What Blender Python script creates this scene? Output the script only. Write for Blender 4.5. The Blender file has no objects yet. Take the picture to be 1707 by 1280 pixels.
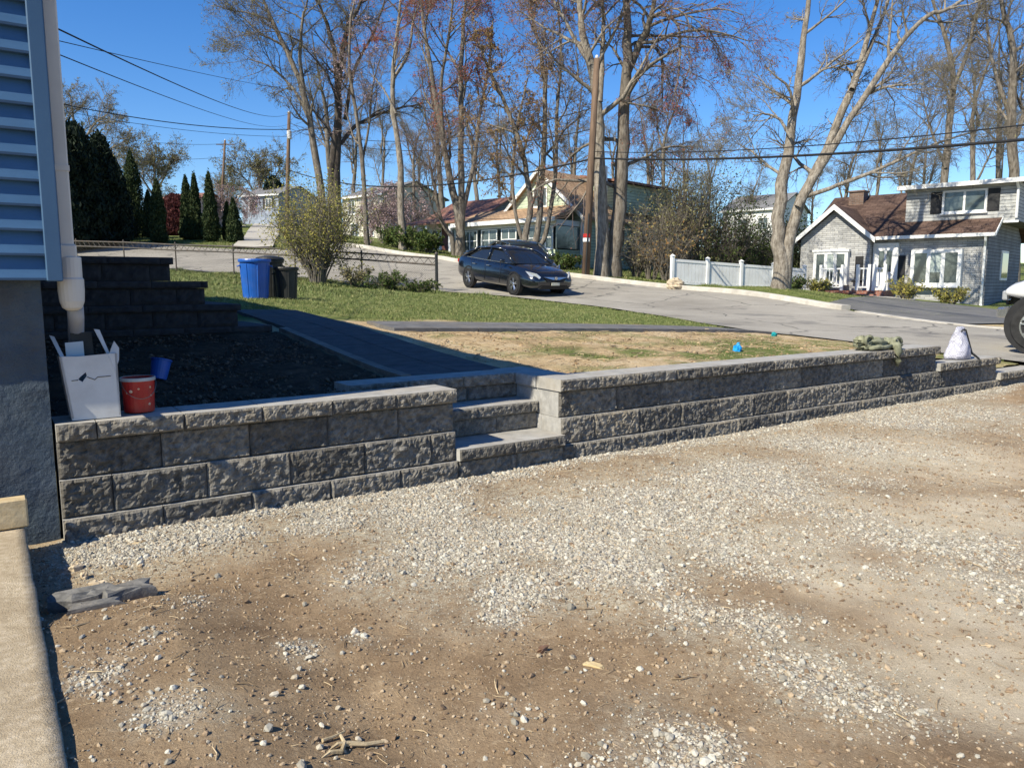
import bpy, bmesh, math, random
import numpy as np
from mathutils import Vector, Matrix

# ------------------------------------------------------------------ camera, sky, sun, exposure
scene = bpy.context.scene
COL = scene.collection
EYE = 1.40
PITCH = math.atan(168.0 / 1280.0)
cam_d = bpy.data.cameras.new('camera'); cam = bpy.data.objects.new('camera', cam_d); COL.objects.link(cam)
cam.location = (0, 0, EYE); cam.rotation_euler = (math.pi / 2 - PITCH, 0, 0)
cam_d.sensor_fit = 'HORIZONTAL'; cam_d.sensor_width = 36.0; cam_d.lens = 36.0 * 1280 / 1707
cam_d.clip_start = 0.05; cam_d.clip_end = 3000
scene.camera = cam

SUN_EL = math.radians(42.3)
SUN_AZ = math.radians(226.3)          # where the sun stands, clockwise from +Y
world = bpy.data.worlds.new('World'); scene.world = world; world.use_nodes = True
wn = world.node_tree.nodes; wl = world.node_tree.links; wn.clear()
sky = wn.new('ShaderNodeTexSky'); sky.sky_type = 'NISHITA'; sky.sun_disc = False
sky.sun_elevation = SUN_EL; sky.sun_rotation = SUN_AZ
sky.air_density = 1.0; sky.dust_density = 0.1; sky.ozone_density = 4.0; sky.altitude = 300
bg = wn.new('ShaderNodeBackground'); bg.inputs['Strength'].default_value = 0.112
wo = wn.new('ShaderNodeOutputWorld')
hs = wn.new('ShaderNodeHueSaturation'); hs.inputs['Saturation'].default_value = 1.30; hs.inputs['Hue'].default_value = .509; hs.inputs['Value'].default_value = 1.0
wl.new(sky.outputs[0], hs.inputs['Color']); wl.new(hs.outputs[0], bg.inputs[0]); wl.new(bg.outputs[0], wo.inputs[0])
sun_d = bpy.data.lights.new('sun', 'SUN'); sun_d.energy = 5.0; sun_d.angle = math.radians(0.53); sun_d.color = (1.0, 0.925, 0.75)
sun = bpy.data.objects.new('sun', sun_d); COL.objects.link(sun)
_to = Vector((-math.sin(SUN_AZ) * math.cos(SUN_EL), -math.cos(SUN_AZ) * math.cos(SUN_EL), -math.sin(SUN_EL)))
sun.rotation_euler = _to.to_track_quat('-Z', 'Y').to_euler(); sun.location = (-20, -20, 30)
vs = scene.view_settings; vs.view_transform = 'Standard'; vs.look = 'None'; vs.exposure = 0.58; vs.gamma = 1.0
vs.use_curve_mapping = False

# ------------------------------------------------------------------ measuring: where a sight line meets a given distance or height
F = 1280.0
def ray(u, v):
    cx, cz = (u - 853.5) / F, -(v - 640) / F
    return np.array([cx, math.cos(PITCH) + math.sin(PITCH) * cz, -math.sin(PITCH) + math.cos(PITCH) * cz])
def px(u, v, Y):
    d = ray(u, v); return d * (Y / d[1]) + np.array([0, 0, EYE])
def pz(u, v, z):
    d = ray(u, v); return d * ((z - EYE) / d[2]) + np.array([0, 0, EYE])
# the yard's own axes: t along the block wall, s back from its face
P0 = np.array([-2.510, 4.146, 0.0]); TH = math.radians(55.5); ROT = math.pi / 2 - TH
D = np.array([math.sin(TH), math.cos(TH), 0]); NN = np.array([-math.cos(TH), math.sin(TH), 0])
def W(t, s, z=0.0): return P0 + t * D + s * NN + np.array([0, 0, z])
def TS(x, y): return (x - P0[0]) * D[0] + (y - P0[1]) * D[1], (x - P0[0]) * NN[0] + (y - P0[1]) * NN[1]

# ------------------------------------------------------------------ noise
def _hash(ix, iy, iz, seed):
    h = (ix * 374761393 + iy * 668265263 + iz * 2147483647 + seed * 1274126177) & 0xffffffff
    h = ((h ^ (h >> 13)) * 1274126177) & 0xffffffff
    return ((h ^ (h >> 16)) & 0xffff) / 65535.0
def vnoise(x, y, z=0.0, seed=0):
    x, y, z = np.broadcast_arrays(np.asarray(x, float), np.asarray(y, float), np.asarray(z, float))
    ix, iy, iz = [np.floor(a).astype(np.int64) for a in (x, y, z)]
    fx, fy, fz = x - ix, y - iy, z - iz
    fx, fy, fz = [a * a * (3 - 2 * a) for a in (fx, fy, fz)]
    r = 0
    for dx in (0, 1):
        for dy in (0, 1):
            for dz in (0, 1):
                r = r + _hash(ix + dx, iy + dy, iz + dz, seed) * np.where(dx, fx, 1 - fx) * np.where(dy, fy, 1 - fy) * np.where(dz, fz, 1 - fz)
    return r
def fbm(x, y, z=0.0, seed=0, oct=4, gain=.5):
    r = 0; a = 1; n = 0; f = 1
    for o in range(oct):
        r = r + a * vnoise(np.asarray(x) * f, np.asarray(y) * f, np.asarray(z) * f, seed + o * 17); n += a; a *= gain; f *= 2.03
    return r / n

# ------------------------------------------------------------------ mesh helpers
class MB:
    def __init__(self): self.v = []; self.f = []; self.mi = []; self.cur = 0
    def add(self, vs, fs):
        o = len(self.v); self.v.extend([tuple(map(float, p)) for p in vs])
        for f in fs: self.f.append([i + o for i in f]); self.mi.append(self.cur)
        return self
    def box(self, c, size, rz=0, rx=0, ry=0):
        hx, hy, hz = [k / 2 for k in size]
        m = Matrix.Rotation(rz, 3, 'Z') @ Matrix.Rotation(ry, 3, 'Y') @ Matrix.Rotation(rx, 3, 'X')
        vs = [m @ Vector((sx * hx, sy * hy, sz * hz)) + Vector(c) for sz in (-1, 1) for sy in (-1, 1) for sx in (-1, 1)]
        return self.add(vs, [(0, 2, 3, 1), (4, 5, 7, 6), (0, 1, 5, 4), (2, 6, 7, 3), (0, 4, 6, 2), (1, 3, 7, 5)])
    def b2(self, x0, x1, y0, y1, z0, z1):
        return self.box(((x0 + x1) / 2, (y0 + y1) / 2, (z0 + z1) / 2), (abs(x1 - x0), abs(y1 - y0), abs(z1 - z0)))
    def cbox(self, x0, x1, y0, y1, z0, z1, b=.01):
        # a box with chamfered edges
        bm = bmesh.new(); bmesh.ops.create_cube(bm, size=1)
        for v in bm.verts: v.co = Vector(((x0 + x1) / 2 + v.co.x * (x1 - x0), (y0 + y1) / 2 + v.co.y * (y1 - y0), (z0 + z1) / 2 + v.co.z * (z1 - z0)))
        bmesh.ops.bevel(bm, geom=bm.edges[:], offset=b, segments=1, affect='EDGES')
        bm.verts.index_update(); self.add([v.co for v in bm.verts], [[v.index for v in f.verts] for f in bm.faces]); bm.free(); return self
    def tube(self, pts, r, sides=6, cap=True):
        pts = [Vector(p) for p in pts]; n = len(pts)
        rs = r if hasattr(r, '__len__') else [r] * n
        vs = []; ref = None
        for i, p in enumerate(pts):
            T = (pts[min(i + 1, n - 1)] - pts[max(i - 1, 0)]).normalized()
            if ref is None:
                ref = Vector((0, 0, 1)) if abs(T.z) < .9 else Vector((1, 0, 0))
            a = T.cross(ref).normalized(); b = T.cross(a).normalized(); ref = -b if False else ref
            for k in range(sides):
                an = 2 * math.pi * k / sides
                vs.append(p + (a * math.cos(an) + b * math.sin(an)) * rs[i])
        fs = [(i * sides + k, i * sides + (k + 1) % sides, (i + 1) * sides + (k + 1) % sides, (i + 1) * sides + k) for i in range(n - 1) for k in range(sides)]
        if cap: fs += [list(range(sides))[::-1], [(n - 1) * sides + k for k in range(sides)]]
        return self.add(vs, fs)
    def lathe(self, prof, sides=20, c=(0, 0, 0), axis='Z', cap0=True, cap1=True):
        vs = []
        for r, h in prof:
            for k in range(sides):
                an = 2 * math.pi * k / sides; a, b = r * math.cos(an), r * math.sin(an)
                q = (a, b, h) if axis == 'Z' else ((a, h, b) if axis == 'Y' else (h, a, b))
                vs.append((q[0] + c[0], q[1] + c[1], q[2] + c[2]))
        n = len(prof)
        fs = [(i * sides + k, i * sides + (k + 1) % sides, (i + 1) * sides + (k + 1) % sides, (i + 1) * sides + k) for i in range(n - 1) for k in range(sides)]
        if cap0: fs.append(list(range(sides))[::-1])
        if cap1: fs.append([(n - 1) * sides + k for k in range(sides)])
        return self.add(vs, fs)
    def prism(self, poly, dvec):
        n = len(poly); dv = Vector(dvec)
        vs = [Vector(p) for p in poly] + [Vector(p) + dv for p in poly]
        return self.add(vs, [list(range(n))[::-1], list(range(n, 2 * n))] + [(i, (i + 1) % n, n + (i + 1) % n, n + i) for i in range(n)])
    def loft(self, rings, cap=True, closed=True):
        m = len(rings[0]); vs = [p for r in rings for p in r]; e = m if closed else m - 1
        fs = [(i * m + k, i * m + (k + 1) % m, (i + 1) * m + (k + 1) % m, (i + 1) * m + k) for i in range(len(rings) - 1) for k in range(e)]
        if cap and closed: fs += [list(range(m))[::-1], [(len(rings) - 1) * m + k for k in range(m)]]
        return self.add(vs, fs)
    def quad(self, a, b, c, d): return self.add([a, b, c, d], [(0, 1, 2, 3)])
    def build(self, name, mats, parent=None, smooth=False, sub=0, fixn=True):
        me = bpy.data.meshes.new(name); me.from_pydata(self.v, [], self.f)
        if not isinstance(mats, (list, tuple)): mats = [mats]
        for m in mats: me.materials.append(m)
        if max(self.mi, default=0): me.polygons.foreach_set('material_index', self.mi)
        if fixn:
            bm = bmesh.new(); bm.from_mesh(me); bmesh.ops.recalc_face_normals(bm, faces=bm.faces[:]); bm.to_mesh(me); bm.free()
        if smooth: me.polygons.foreach_set('use_smooth', [True] * len(me.polygons))
        me.update(); o = bpy.data.objects.new(name, me); COL.objects.link(o)
        if parent is not None: o.parent = parent
        if sub:
            md = o.modifiers.new('sub', 'SUBSURF'); md.levels = sub; md.render_levels = sub
        return o

def np_mesh(name, verts, faces_list, mat, parent=None, smooth=False):
    """verts (N,3); faces_list: list of int arrays (M,3) or (M,4)"""
    me = bpy.data.meshes.new(name)
    verts = np.asarray(verts, np.float32); me.vertices.add(len(verts)); me.vertices.foreach_set('co', verts.ravel())
    loops = np.concatenate([f.ravel() for f in faces_list]).astype(np.int32)
    tot = np.concatenate([np.full(len(f), f.shape[1]) for f in faces_list]).astype(np.int32)
    me.loops.add(len(loops)); me.loops.foreach_set('vertex_index', loops)
    me.polygons.add(len(tot)); st = np.concatenate([[0], np.cumsum(tot)[:-1]]).astype(np.int32)
    me.polygons.foreach_set('loop_start', st); me.polygons.foreach_set('loop_total', tot)
    if smooth: me.polygons.foreach_set('use_smooth', np.ones(len(tot), bool))
    for m in (mat if isinstance(mat, (list, tuple)) else [mat]): me.materials.append(m)
    me.update(calc_edges=True); me.validate()
    o = bpy.data.objects.new(name, me); COL.objects.link(o)
    if parent is not None: o.parent = parent
    return o

def thing(name, label, cat, loc=(0, 0, 0), rz=0, group=None):
    o = bpy.data.objects.new(name, None); COL.objects.link(o); o.empty_display_size = .2
    o.location = tuple(map(float, loc)); o.rotation_euler = (0, 0, rz)
    return tag(o, label, cat, group)
def tag(o, label, cat, group=None):
    o['label'] = label; o['category'] = cat
    if group: o['group'] = group
    return o
def struct(o): o['kind'] = 'structure'; return o
def stuff(o): o['kind'] = 'stuff'; return o
def dup(root, loc, rz=0.0, sc=1.0, label=None):
    r = root.copy(); COL.objects.link(r); r.location = tuple(map(float, loc)); r.rotation_euler = (0, 0, rz); r.scale = (sc, sc, sc)
    if label: r['label'] = label
    for ch in root.children:
        c = ch.copy(); COL.objects.link(c); c.parent = r
        for g in ch.children:
            d = g.copy(); COL.objects.link(d); d.parent = c
    return r

# ------------------------------------------------------------------ materials
def _mk(name):
    m = bpy.data.materials.new(name); m.use_nodes = True; nt = m.node_tree
    b = nt.nodes['Principled BSDF']; return m, nt, nt.nodes, nt.links, b
def _coord(nt, kind='pos'):
    if kind == 'pos': return nt.nodes.new('ShaderNodeNewGeometry').outputs['Position']
    return nt.nodes.new('ShaderNodeTexCoord').outputs['Object']
def _noise(nt, co, scale, detail=5, rough=.6, sx=None):
    n = nt.nodes.new('ShaderNodeTexNoise'); n.inputs['Scale'].default_value = scale; n.inputs['Detail'].default_value = detail; n.inputs['Roughness'].default_value = rough
    if sx:
        mp = nt.nodes.new('ShaderNodeMapping'); mp.inputs['Scale'].default_value = sx; nt.links.new(co, mp.inputs[0]); co = mp.outputs[0]
    nt.links.new(co, n.inputs['Vector']); return n.outputs['Fac']
def _ramp(nt, fac, cols, lo=.35, hi=.65):
    r = nt.nodes.new('ShaderNodeValToRGB'); e = r.color_ramp.elements; n = len(cols)
    while len(e) < n: e.new(.5)
    for i, c in enumerate(cols):
        e[i].position = lo + (hi - lo) * i / max(1, n - 1); e[i].color = (*c, 1)
    nt.links.new(fac, r.inputs[0]); return r.outputs[0]
def _mix(nt, fac, a, b, mode='MIX'):
    x = nt.nodes.new('ShaderNodeMix'); x.data_type = 'RGBA'; x.blend_type = mode
    for val, k in ((fac, 0), (a, 6), (b, 7)):
        if hasattr(val, 'links'): nt.links.new(val, x.inputs[k])
        elif isinstance(val, (tuple, list)): x.inputs[k].default_value = (*val[:3], 1)
        else: x.inputs[k].default_value = val
    return x.outputs[2]
def _math(nt, op, a, b=None, clamp=False):
    x = nt.nodes.new('ShaderNodeMath'); x.operation = op; x.use_clamp = clamp
    for val, k in ((a, 0), (b, 1)):
        if val is None: continue
        if hasattr(val, 'links'): nt.links.new(val, x.inputs[k])
        else: x.inputs[k].default_value = val
    return x.outputs[0]
def _bump(nt, b, h, strength=.5, dist=.01):
    n = nt.nodes.new('ShaderNodeBump'); n.inputs['Strength'].default_value = strength; n.inputs['Distance'].default_value = dist
    nt.links.new(h, n.inputs['Height']); nt.links.new(n.outputs[0], b.inputs['Normal'])
def mat(name, cols, scale=5, rough=.8, bump=0, bscale=60, dist=.01, coord='pos', lo=.35, hi=.65, spec=.3, metal=0, dirt=None, sx=None, island=None, detail=6):
    m, nt, N, L, b = _mk(name); co = _coord(nt, coord)
    c = _ramp(nt, _noise(nt, co, scale, detail, .6, sx), cols, lo, hi)
    if island is not None:
        g = N.new('ShaderNodeNewGeometry'); r = _ramp(nt, g.outputs['Random Per Island'], island, 0, 1)
        c = _mix(nt, .75, c, r)
    if dirt is not None:
        dcol, ds, amt = dirt
        f = _math(nt, 'MULTIPLY', _ramp(nt, _noise(nt, co, ds, 6, .7), [(0, 0, 0), (1, 1, 1)], .45, .7), amt)
        c = _mix(nt, f, c, dcol)
    L.new(c, b.inputs['Base Color']); b.inputs['Roughness'].default_value = rough; b.inputs['Metallic'].default_value = metal
    b.inputs['Specular IOR Level'].default_value = spec
    if bump: _bump(nt, b, _noise(nt, co, bscale, 6, .65), bump, dist)
    return m
def glossy(name, col, rough=.08, metal=0, coat=0, spec=.5):
    m, nt, N, L, b = _mk(name); co = _coord(nt, 'pos')
    c = _ramp(nt, _noise(nt, co, 3, 3), [tuple(k * .85 for k in col), tuple(min(1, k * 1.12) for k in col)], .3, .7)
    L.new(c, b.inputs['Base Color']); b.inputs['Roughness'].default_value = rough; b.inputs['Metallic'].default_value = metal
    b.inputs['Coat Weight'].default_value = coat; b.inputs['Coat Roughness'].default_value = .05; b.inputs['Specular IOR Level'].default_value = spec
    return m
def leafmat(name, cols, trans=.3):
    m, nt, N, L, b = _mk(name); g = N.new('ShaderNodeNewGeometry')
    c = _ramp(nt, g.outputs['Random Per Island'], cols, 0, 1)
    L.new(c, b.inputs['Base Color']); b.inputs['Roughness'].default_value = .7; b.inputs['Specular IOR Level'].default_value = .2
    t = N.new('ShaderNodeBsdfTranslucent'); L.new(c, t.inputs[0]); mx = N.new('ShaderNodeMixShader'); mx.inputs[0].default_value = trans
    L.new(b.outputs[0], mx.inputs[1]); L.new(t.outputs[0], mx.inputs[2]); L.new(mx.outputs[0], N['Material Output'].inputs[0])
    return m
def instmat(name, cols, rough=.85, bump=.4, bscale=150):
    m, nt, N, L, b = _mk(name); oi = N.new('ShaderNodeObjectInfo')
    c = _ramp(nt, oi.outputs['Random'], cols, 0, 1)
    c = _mix(nt, .35, c, _ramp(nt, _noise(nt, _coord(nt, 'pos'), 120, 4), [(.12, .11, .10), (.6, .57, .53)], .3, .7), 'OVERLAY')
    L.new(c, b.inputs['Base Color']); b.inputs['Roughness'].default_value = rough
    return m
def brickmat(name, cols, mortar, w, h, msize=.02, rough=.85, rz=0.0, bump=.6, axis='XZ', coord='obj', noise_cols=None):
    m, nt, N, L, b = _mk(name); co = _coord(nt, coord)
    sp = N.new('ShaderNodeSeparateXYZ'); L.new(co, sp.inputs[0]); cb = N.new('ShaderNodeCombineXYZ')
    src = {'X': sp.outputs[0], 'Y': sp.outputs[1], 'Z': sp.outputs[2], 'S': _math(nt, 'ADD', sp.outputs[0], sp.outputs[1])}
    L.new(src[axis[0]], cb.inputs[0]); L.new(src[axis[1]], cb.inputs[1])
    bt = N.new('ShaderNodeTexBrick'); L.new(cb.outputs[0], bt.inputs['Vector']); bt.inputs['Scale'].default_value = 1
    bt.inputs['Brick Width'].default_value = w; bt.inputs['Row Height'].default_value = h; bt.inputs['Mortar Size'].default_value = msize
    bt.inputs['Color1'].default_value = (*cols[0], 1); bt.inputs['Color2'].default_value = (*cols[1], 1); bt.inputs['Mortar'].default_value = (*mortar, 1)
    bt.inputs['Bias'].default_value = 0
    c = _mix(nt, .5, bt.outputs[0], _ramp(nt, _noise(nt, co, 1.2, 8, .7), [(.25, .25, .25), (.8, .8, .8)], .3, .7), 'OVERLAY')
    L.new(c, b.inputs['Base Color']); b.inputs['Roughness'].default_value = rough; b.inputs['Specular IOR Level'].default_value = .2
    hh = _math(nt, 'SUBTRACT', _noise(nt, co, 30, 5), _math(nt, 'MULTIPLY', bt.outputs['Fac'], 1.5)); _bump(nt, b, hh, bump, .015)
    return m

M = {}
M['block'] = mat('split_face_concrete', [(.098, .092, .082), (.165, .156, .140), (.26, .247, .224)], 22, .9, 1.0, 110, .010, dirt=((.27, .23, .17), 2.2, .35), detail=9)
nt_ = M['block'].node_tree; b_ = nt_.nodes['Principled BSDF']; src_ = b_.inputs['Base Color'].links[0].from_socket
oi_ = nt_.nodes.new('ShaderNodeObjectInfo'); nt_.links.new(_mix(nt_, 1.0, src_, _ramp(nt_, oi_.outputs['Random'], [(.62, .61, .60), (.95, .94, .93), (1.25, 1.20, 1.12)], 0, 1), 'MULTIPLY'), b_.inputs['Base Color'])
M['cut'] = mat('cut_concrete_face', [(.27, .265, .255), (.40, .39, .37)], 16, .9, .7, 120, .006, dirt=((.22, .19, .15), 3.5, .5), detail=9)
M['cap'] = mat('cap_concrete', [(.27, .262, .245), (.39, .378, .352)], 9, .9, .35, 220, .003, dirt=((.34, .29, .22), 3.0, .5), detail=9)
M['side'] = mat('siding_blue', [(.042, .108, .215), (.052, .124, .24)], 3, .5, .12, 90, .003, spec=.4, sx=(1, 1, 8), dirt=((.035, .08, .15), 2.5, .4))
M['sidetrim'] = mat('siding_corner_trim', [(.042, .098, .185), (.05, .112, .205)], 2, .5, .05, 90, spec=.4)
M['found'] = mat('painted_parged_foundation', [(.042, .062, .085), (.075, .10, .128)], 3.5, .75, 1.0, 9, .03, dirt=((.06, .06, .065), 2.0, .6), spec=.25)
M['beige'] = mat('aged_white_vinyl', [(.55, .52, .47), (.66, .63, .58)], 3, .5, .05, 30, dirt=((.35, .31, .25), 3, .4))
M['white'] = mat('white_paint', [(.70, .70, .69), (.80, .80, .79)], 2, .55, .05, 60, dirt=((.5, .48, .44), 2.5, .3))
M['cardboard'] = mat('white_foam_board', [(.47, .47, .465), (.57, .57, .56)], 5, .8, .2, 30, .004, dirt=((.45, .42, .38), 4, .5))
M['slab'] = mat('sandy_concrete_slab', [(.36, .29, .20), (.45, .37, .26), (.53, .45, .34)], 30, .95, 1, 160, .006, dirt=((.27, .205, .13), 1.8, .75), detail=12)
M['wood'] = mat('raw_timber', [(.45, .34, .19), (.58, .46, .28)], 6, .8, .3, 30, sx=(1, 6, 6))
M['red'] = mat('worn_red_plastic', [(.36, .010, .007), (.46, .016, .010)], 6, .45, .1, 40, spec=.5, dirt=((.42, .10, .03), 9, .35), coord='obj')
M['blue'] = mat('blue_plastic', [(.008, .085, .38), (.014, .11, .48)], 4, .4, .05, 40, spec=.5, dirt=((.08, .12, .3), 6, .3))
M['cyan'] = mat('light_blue_plastic', [(.01, .25, .62), (.02, .33, .75)], 9, .4, .2, 40, spec=.5)
M['black'] = mat('black_plastic', [(.012, .013, .013), (.025, .026, .026)], 5, .5, .1, 40, spec=.4)
M['rubber'] = mat('rubber', [(.015, .015, .015), (.03, .03, .03)], 9, .85, .3, 80)
M['steel'] = mat('galvanised_steel', [(.13, .125, .12), (.22, .215, .21)], 9, .45, 0, metal=.7, dirt=((.16, .12, .08), 4, .5))
M['fencewire'] = mat('weathered_fence_steel', [(.05, .045, .04), (.10, .09, .08)], 9, .7, dirt=((.12, .07, .04), 4, .5))
M['wire'] = mat('cable_black', [(.012, .012, .013), (.02, .02, .022)], 4, .7)
M['soil'] = mat('dark_garden_soil', [(.06, .043, .028), (.12, .088, .055), (.19, .14, .085)], 4, .95, 1, 40, .03, detail=10)
M['paver'] = mat('shadowed_grey_paver', [(.058, .058, .06), (.095, .094, .095)], 7, .9, .5, 150, .004, dirt=((.10, .085, .065), 2, .4))  # grey lowered to put the house's shade into the walkway colour
M['edging'] = mat('edging_concrete', [(.14, .125, .105), (.22, .20, .17)], 6, .9, .3, 90)
M['kerb'] = mat('kerb_concrete', [(.44, .41, .36), (.58, .55, .49)], 2.5, .9, .4, 60, dirt=((.25, .22, .17), 1.2, .5))
M['slate'] = mat('slate', [(.10, .098, .094), (.19, .185, .176)], 24, .7, .6, 30, .008, dirt=((.25, .2, .14), 6, .3))
M['olive'] = mat('olive_cloth', [(.15, .155, .10), (.27, .275, .19)], 18, .95, .4, 90, .006, island=None)
M['bark'] = mat('bark_grey', [(.085, .07, .056), (.17, .145, .118), (.25, .22, .185)], 5, .95, 1, 22, .04, sx=(2, 2, .5))
M['barkpale'] = mat('bark_pale', [(.12, .10, .077), (.22, .19, .155), (.33, .295, .245)], 7, .95, 1, 16, .04, sx=(2, 2, .5))
M['barkdark'] = mat('bark_dark', [(.055, .045, .038), (.11, .09, .075)], 5, .95, 1, 22, .04, sx=(2, 2, .5))
M['twig'] = mat('twigs', [(.10, .083, .068), (.16, .135, .112)], 2, .9)
M['twigred'] = mat('twigs_reddish', [(.14, .10, .085), (.21, .155, .135)], 2, .9)
M['twigpale'] = mat('twigs_pale', [(.13, .112, .09), (.21, .185, .15)], 2, .9)
M['polewood'] = mat('utility_pole_wood', [(.10, .065, .045), (.19, .13, .09)], 3, .95, .6, 30, .02, sx=(4, 4, .4))
# ------------------------------------------------------------------ terrain
CP = []
def cp(u, v, Y): CP.append(tuple(px(u, v, Y)))
def cw(t, s, z): q = W(t, s, z); CP.append((q[0], q[1], z))
for t in (-8, -4, 0, 3, 6, 9): cw(t, .3, .575)
cw(10.2, .3, .40); cw(11.4, .3, .2); cw(12.6, .5, .22); cw(14, .5, .22); cw(13, -4, .02); cw(16, -6, .0); cw(13, -12, -.1)
for t in (-6, 0, 1.2, 2.6): cw(t, 1.4, .61); cw(t, 4.0, .84)
cw(3.8, 4, .82); cw(4.5, 2, .64); cw(7, 2, .58); cw(7, 4.3, .72); cw(10.7, 4.0, .56); cw(9.5, 2, .52); cw(2.5, 6.5, 1.0)
NEAR = [px(1250, 555, 14.5), px(1100, 527, 18.5), px(945, 505, 23), px(728, 487, 26), px(560, 470, 29), px(350, 455, 32), px(130, 440, 37)]
NEAR = [np.array([13.5, 4.6, .0]), np.array([9.6, 8.9, .16]), np.array([7.2, 11.4, .30])] + NEAR + [np.array([-36, 47, 3.6]), np.array([-60, 60, 5])]
FAR = [px(1600, 545, 18), px(1375, 512, 23), px(1160, 485, 27), px(960, 462, 30.5), px(735, 432, 36), px(590, 408, 43)]
FAR = [np.array([21, 9.5, .0]), np.array([15.5, 13.5, .18])] + FAR + [px(500, 415, 42.5), px(440, 418, 42.5), px(130, 412, 50), np.array([-55, 66, 5.5])]
for q in NEAR + FAR: CP.append(tuple(q))
cp(450, 497, 14.5); cp(600, 500, 18); cp(300, 470, 22); cp(1298, 477, 27); cp(1480, 494, 31.5); cp(1640, 512, 29.5); cp(1340, 492, 33.5)
cp(1200, 478, 31); cp(1020, 460, 32); cp(970, 448, 38); cp(760, 424, 50); cp(600, 400, 70); cp(435, 380, 85); cp(300, 396, 52); cp(200, 398, 50)
CP += [(40, 30, .6), (40, 70, 3), (0, 120, 9), (-60, 120, 12), (60, 120, 5), (-150, 150, 14), (150, 150, 4), (0, 400, 12), (-300, 400, 14), (300, 400, 10), (60, -10, 0), (-30, 12, 1.0), (-60, 20, 2)]
CPA = np.array(CP, float)
def _rbf():
    X = CPA[:, :2]; n = len(X); r = np.linalg.norm(X[:, None] - X[None], axis=2)
    K = r + 0; A = np.zeros((n + 3, n + 3)); A[:n, :n] = -K - np.eye(n) * -.25; A[:n, n] = 1; A[:n, n + 1:] = X; A[n:, :n] = A[:n, n:].T
    return np.linalg.solve(A, np.concatenate([CPA[:, 2], np.zeros(3)]))
_wts = _rbf()
def H(x, y):
    x = np.asarray(x, float); y = np.asarray(y, float); sh = np.broadcast(x, y).shape
    q = np.stack([np.broadcast_to(x, sh).ravel(), np.broadcast_to(y, sh).ravel()], 1); n = len(CPA); out = np.empty(len(q))
    for i in range(0, len(q), 20000):
        c = q[i:i + 20000]; r = np.sqrt(((c[:, None] - CPA[None, :, :2]) ** 2).sum(2))
        out[i:i + 20000] = -r @ _wts[:n] + _wts[n] + c @ _wts[n + 1:]
    out = out.reshape(sh); return out if sh else float(out)
def G(x, y, dz=0.0): return np.array([x, y, H(x, y) + dz])
def gpx(u, Y, dz=0.0):
    """ground point in direction u at distance Y"""
    d = ray(u, 472); return G(d[0] / d[1] * Y, Y, dz)
def resample(pts, step):
    pts = np.array(pts, float); seg = np.linalg.norm(np.diff(pts[:, :2], axis=0), axis=1); a = np.concatenate([[0], np.cumsum(seg)])
    n = max(2, int(a[-1] / step)); q = np.linspace(0, a[-1], n); return np.stack([np.interp(q, a, pts[:, k]) for k in range(pts.shape[1])], 1)
def smooth_pl(pts, step):
    p = resample(pts, step)
    for _ in range(12): p[1:-1] = .25 * p[:-2] + .5 * p[1:-1] + .25 * p[2:]
    return p
near_pl = smooth_pl(NEAR, .5); far_pl = smooth_pl(FAR, .5)
def inpoly(x, y, poly):
    c = np.zeros(np.shape(x), bool); n = len(poly); j = n - 1
    for i in range(n):
        xi, yi, xj, yj = poly[i][0], poly[i][1], poly[j][0], poly[j][1]
        k = ((yi > y) != (yj > y)) & (x < (xj - xi) * (y - yi) / (yj - yi + 1e-12) + xi); c ^= k; j = i
    return c
nn = 160
def nsamp(pl, n): return resample(pl, 1e9)[:0] if False else np.stack([np.interp(np.linspace(0, len(pl) - 1, n), np.arange(len(pl)), pl[:, k]) for k in range(3)], 1)
rn, rf = nsamp(near_pl, nn), nsamp(far_pl, nn)
road_poly = [tuple(p[:2]) for p in rn[::2]] + [tuple(p[:2]) for p in rf[::-2]]
ss0 = [px(455, 412, 43.5), px(458, 402, 50), px(465, 385, 75), px(470, 376, 110)]; ss1 = [px(385, 413, 43.5), px(400, 403, 50), px(412, 388, 75), px(430, 377, 110)]

def dirt_grid(ts, ss, hole=None):
    T, S = np.meshgrid(ts, ss, indexing='ij'); X = P0[0] + T * D[0] + S * NN[0]; Y = P0[1] + T * D[1] + S * NN[1]
    n, m = T.shape; i, j = np.meshgrid(np.arange(n - 1), np.arange(m - 1), indexing='ij')
    q = np.stack([i * m + j, (i + 1) * m + j, (i + 1) * m + j + 1, i * m + j + 1], -1).reshape(-1, 4)
    if hole is not None:
        tc = (T[:-1, :-1] + T[1:, 1:]).ravel() / 2; sc = (S[:-1, :-1] + S[1:, 1:]).ravel() / 2
        q = q[~hole(tc, sc)]
    return T, S, X, Y, q
# upper ground (lawn, bed, verges, hillside)
def spread(a, b, h0, k, mx):
    r = [a]; h = h0
    while r[-1] < b: r.append(r[-1] + h); h = min(h * k, mx)
    return r
neg = [-v for v in spread(1.2, 320, .3, 1.1, 30)][::-1]
ts = np.array(neg + list(np.arange(-.9, 2.44, .1)) + [2.48, 2.6, 2.8, 3.0, 3.2, 3.4, 3.52] + list(np.arange(3.6, 12.6, .12)) + spread(12.7, 320, .3, 1.1, 30))
ssv = np.array([.16, .26, .36, .46, .56, .66, .78] + list(np.arange(.88, 11, .1)) + list(np.arange(11, 34, .4)) + spread(34, 420, .6, 1.09, 30))
T, S, X, Y, q = dirt_grid(ts, ssv, lambda t, s: ((t > 2.48) & (t < 3.52) & (s < .78)) | ((t < -.3) & (t > -7) & (s < 9.5)))
Z = H(X, Y); rd = inpoly(X, Y, road_poly)
nearf = np.clip(1 - Y / 35, 0, 1)
bedm = ((T > -1) & (T < 2.55) & (S < 4.0)).astype(float)
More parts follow.
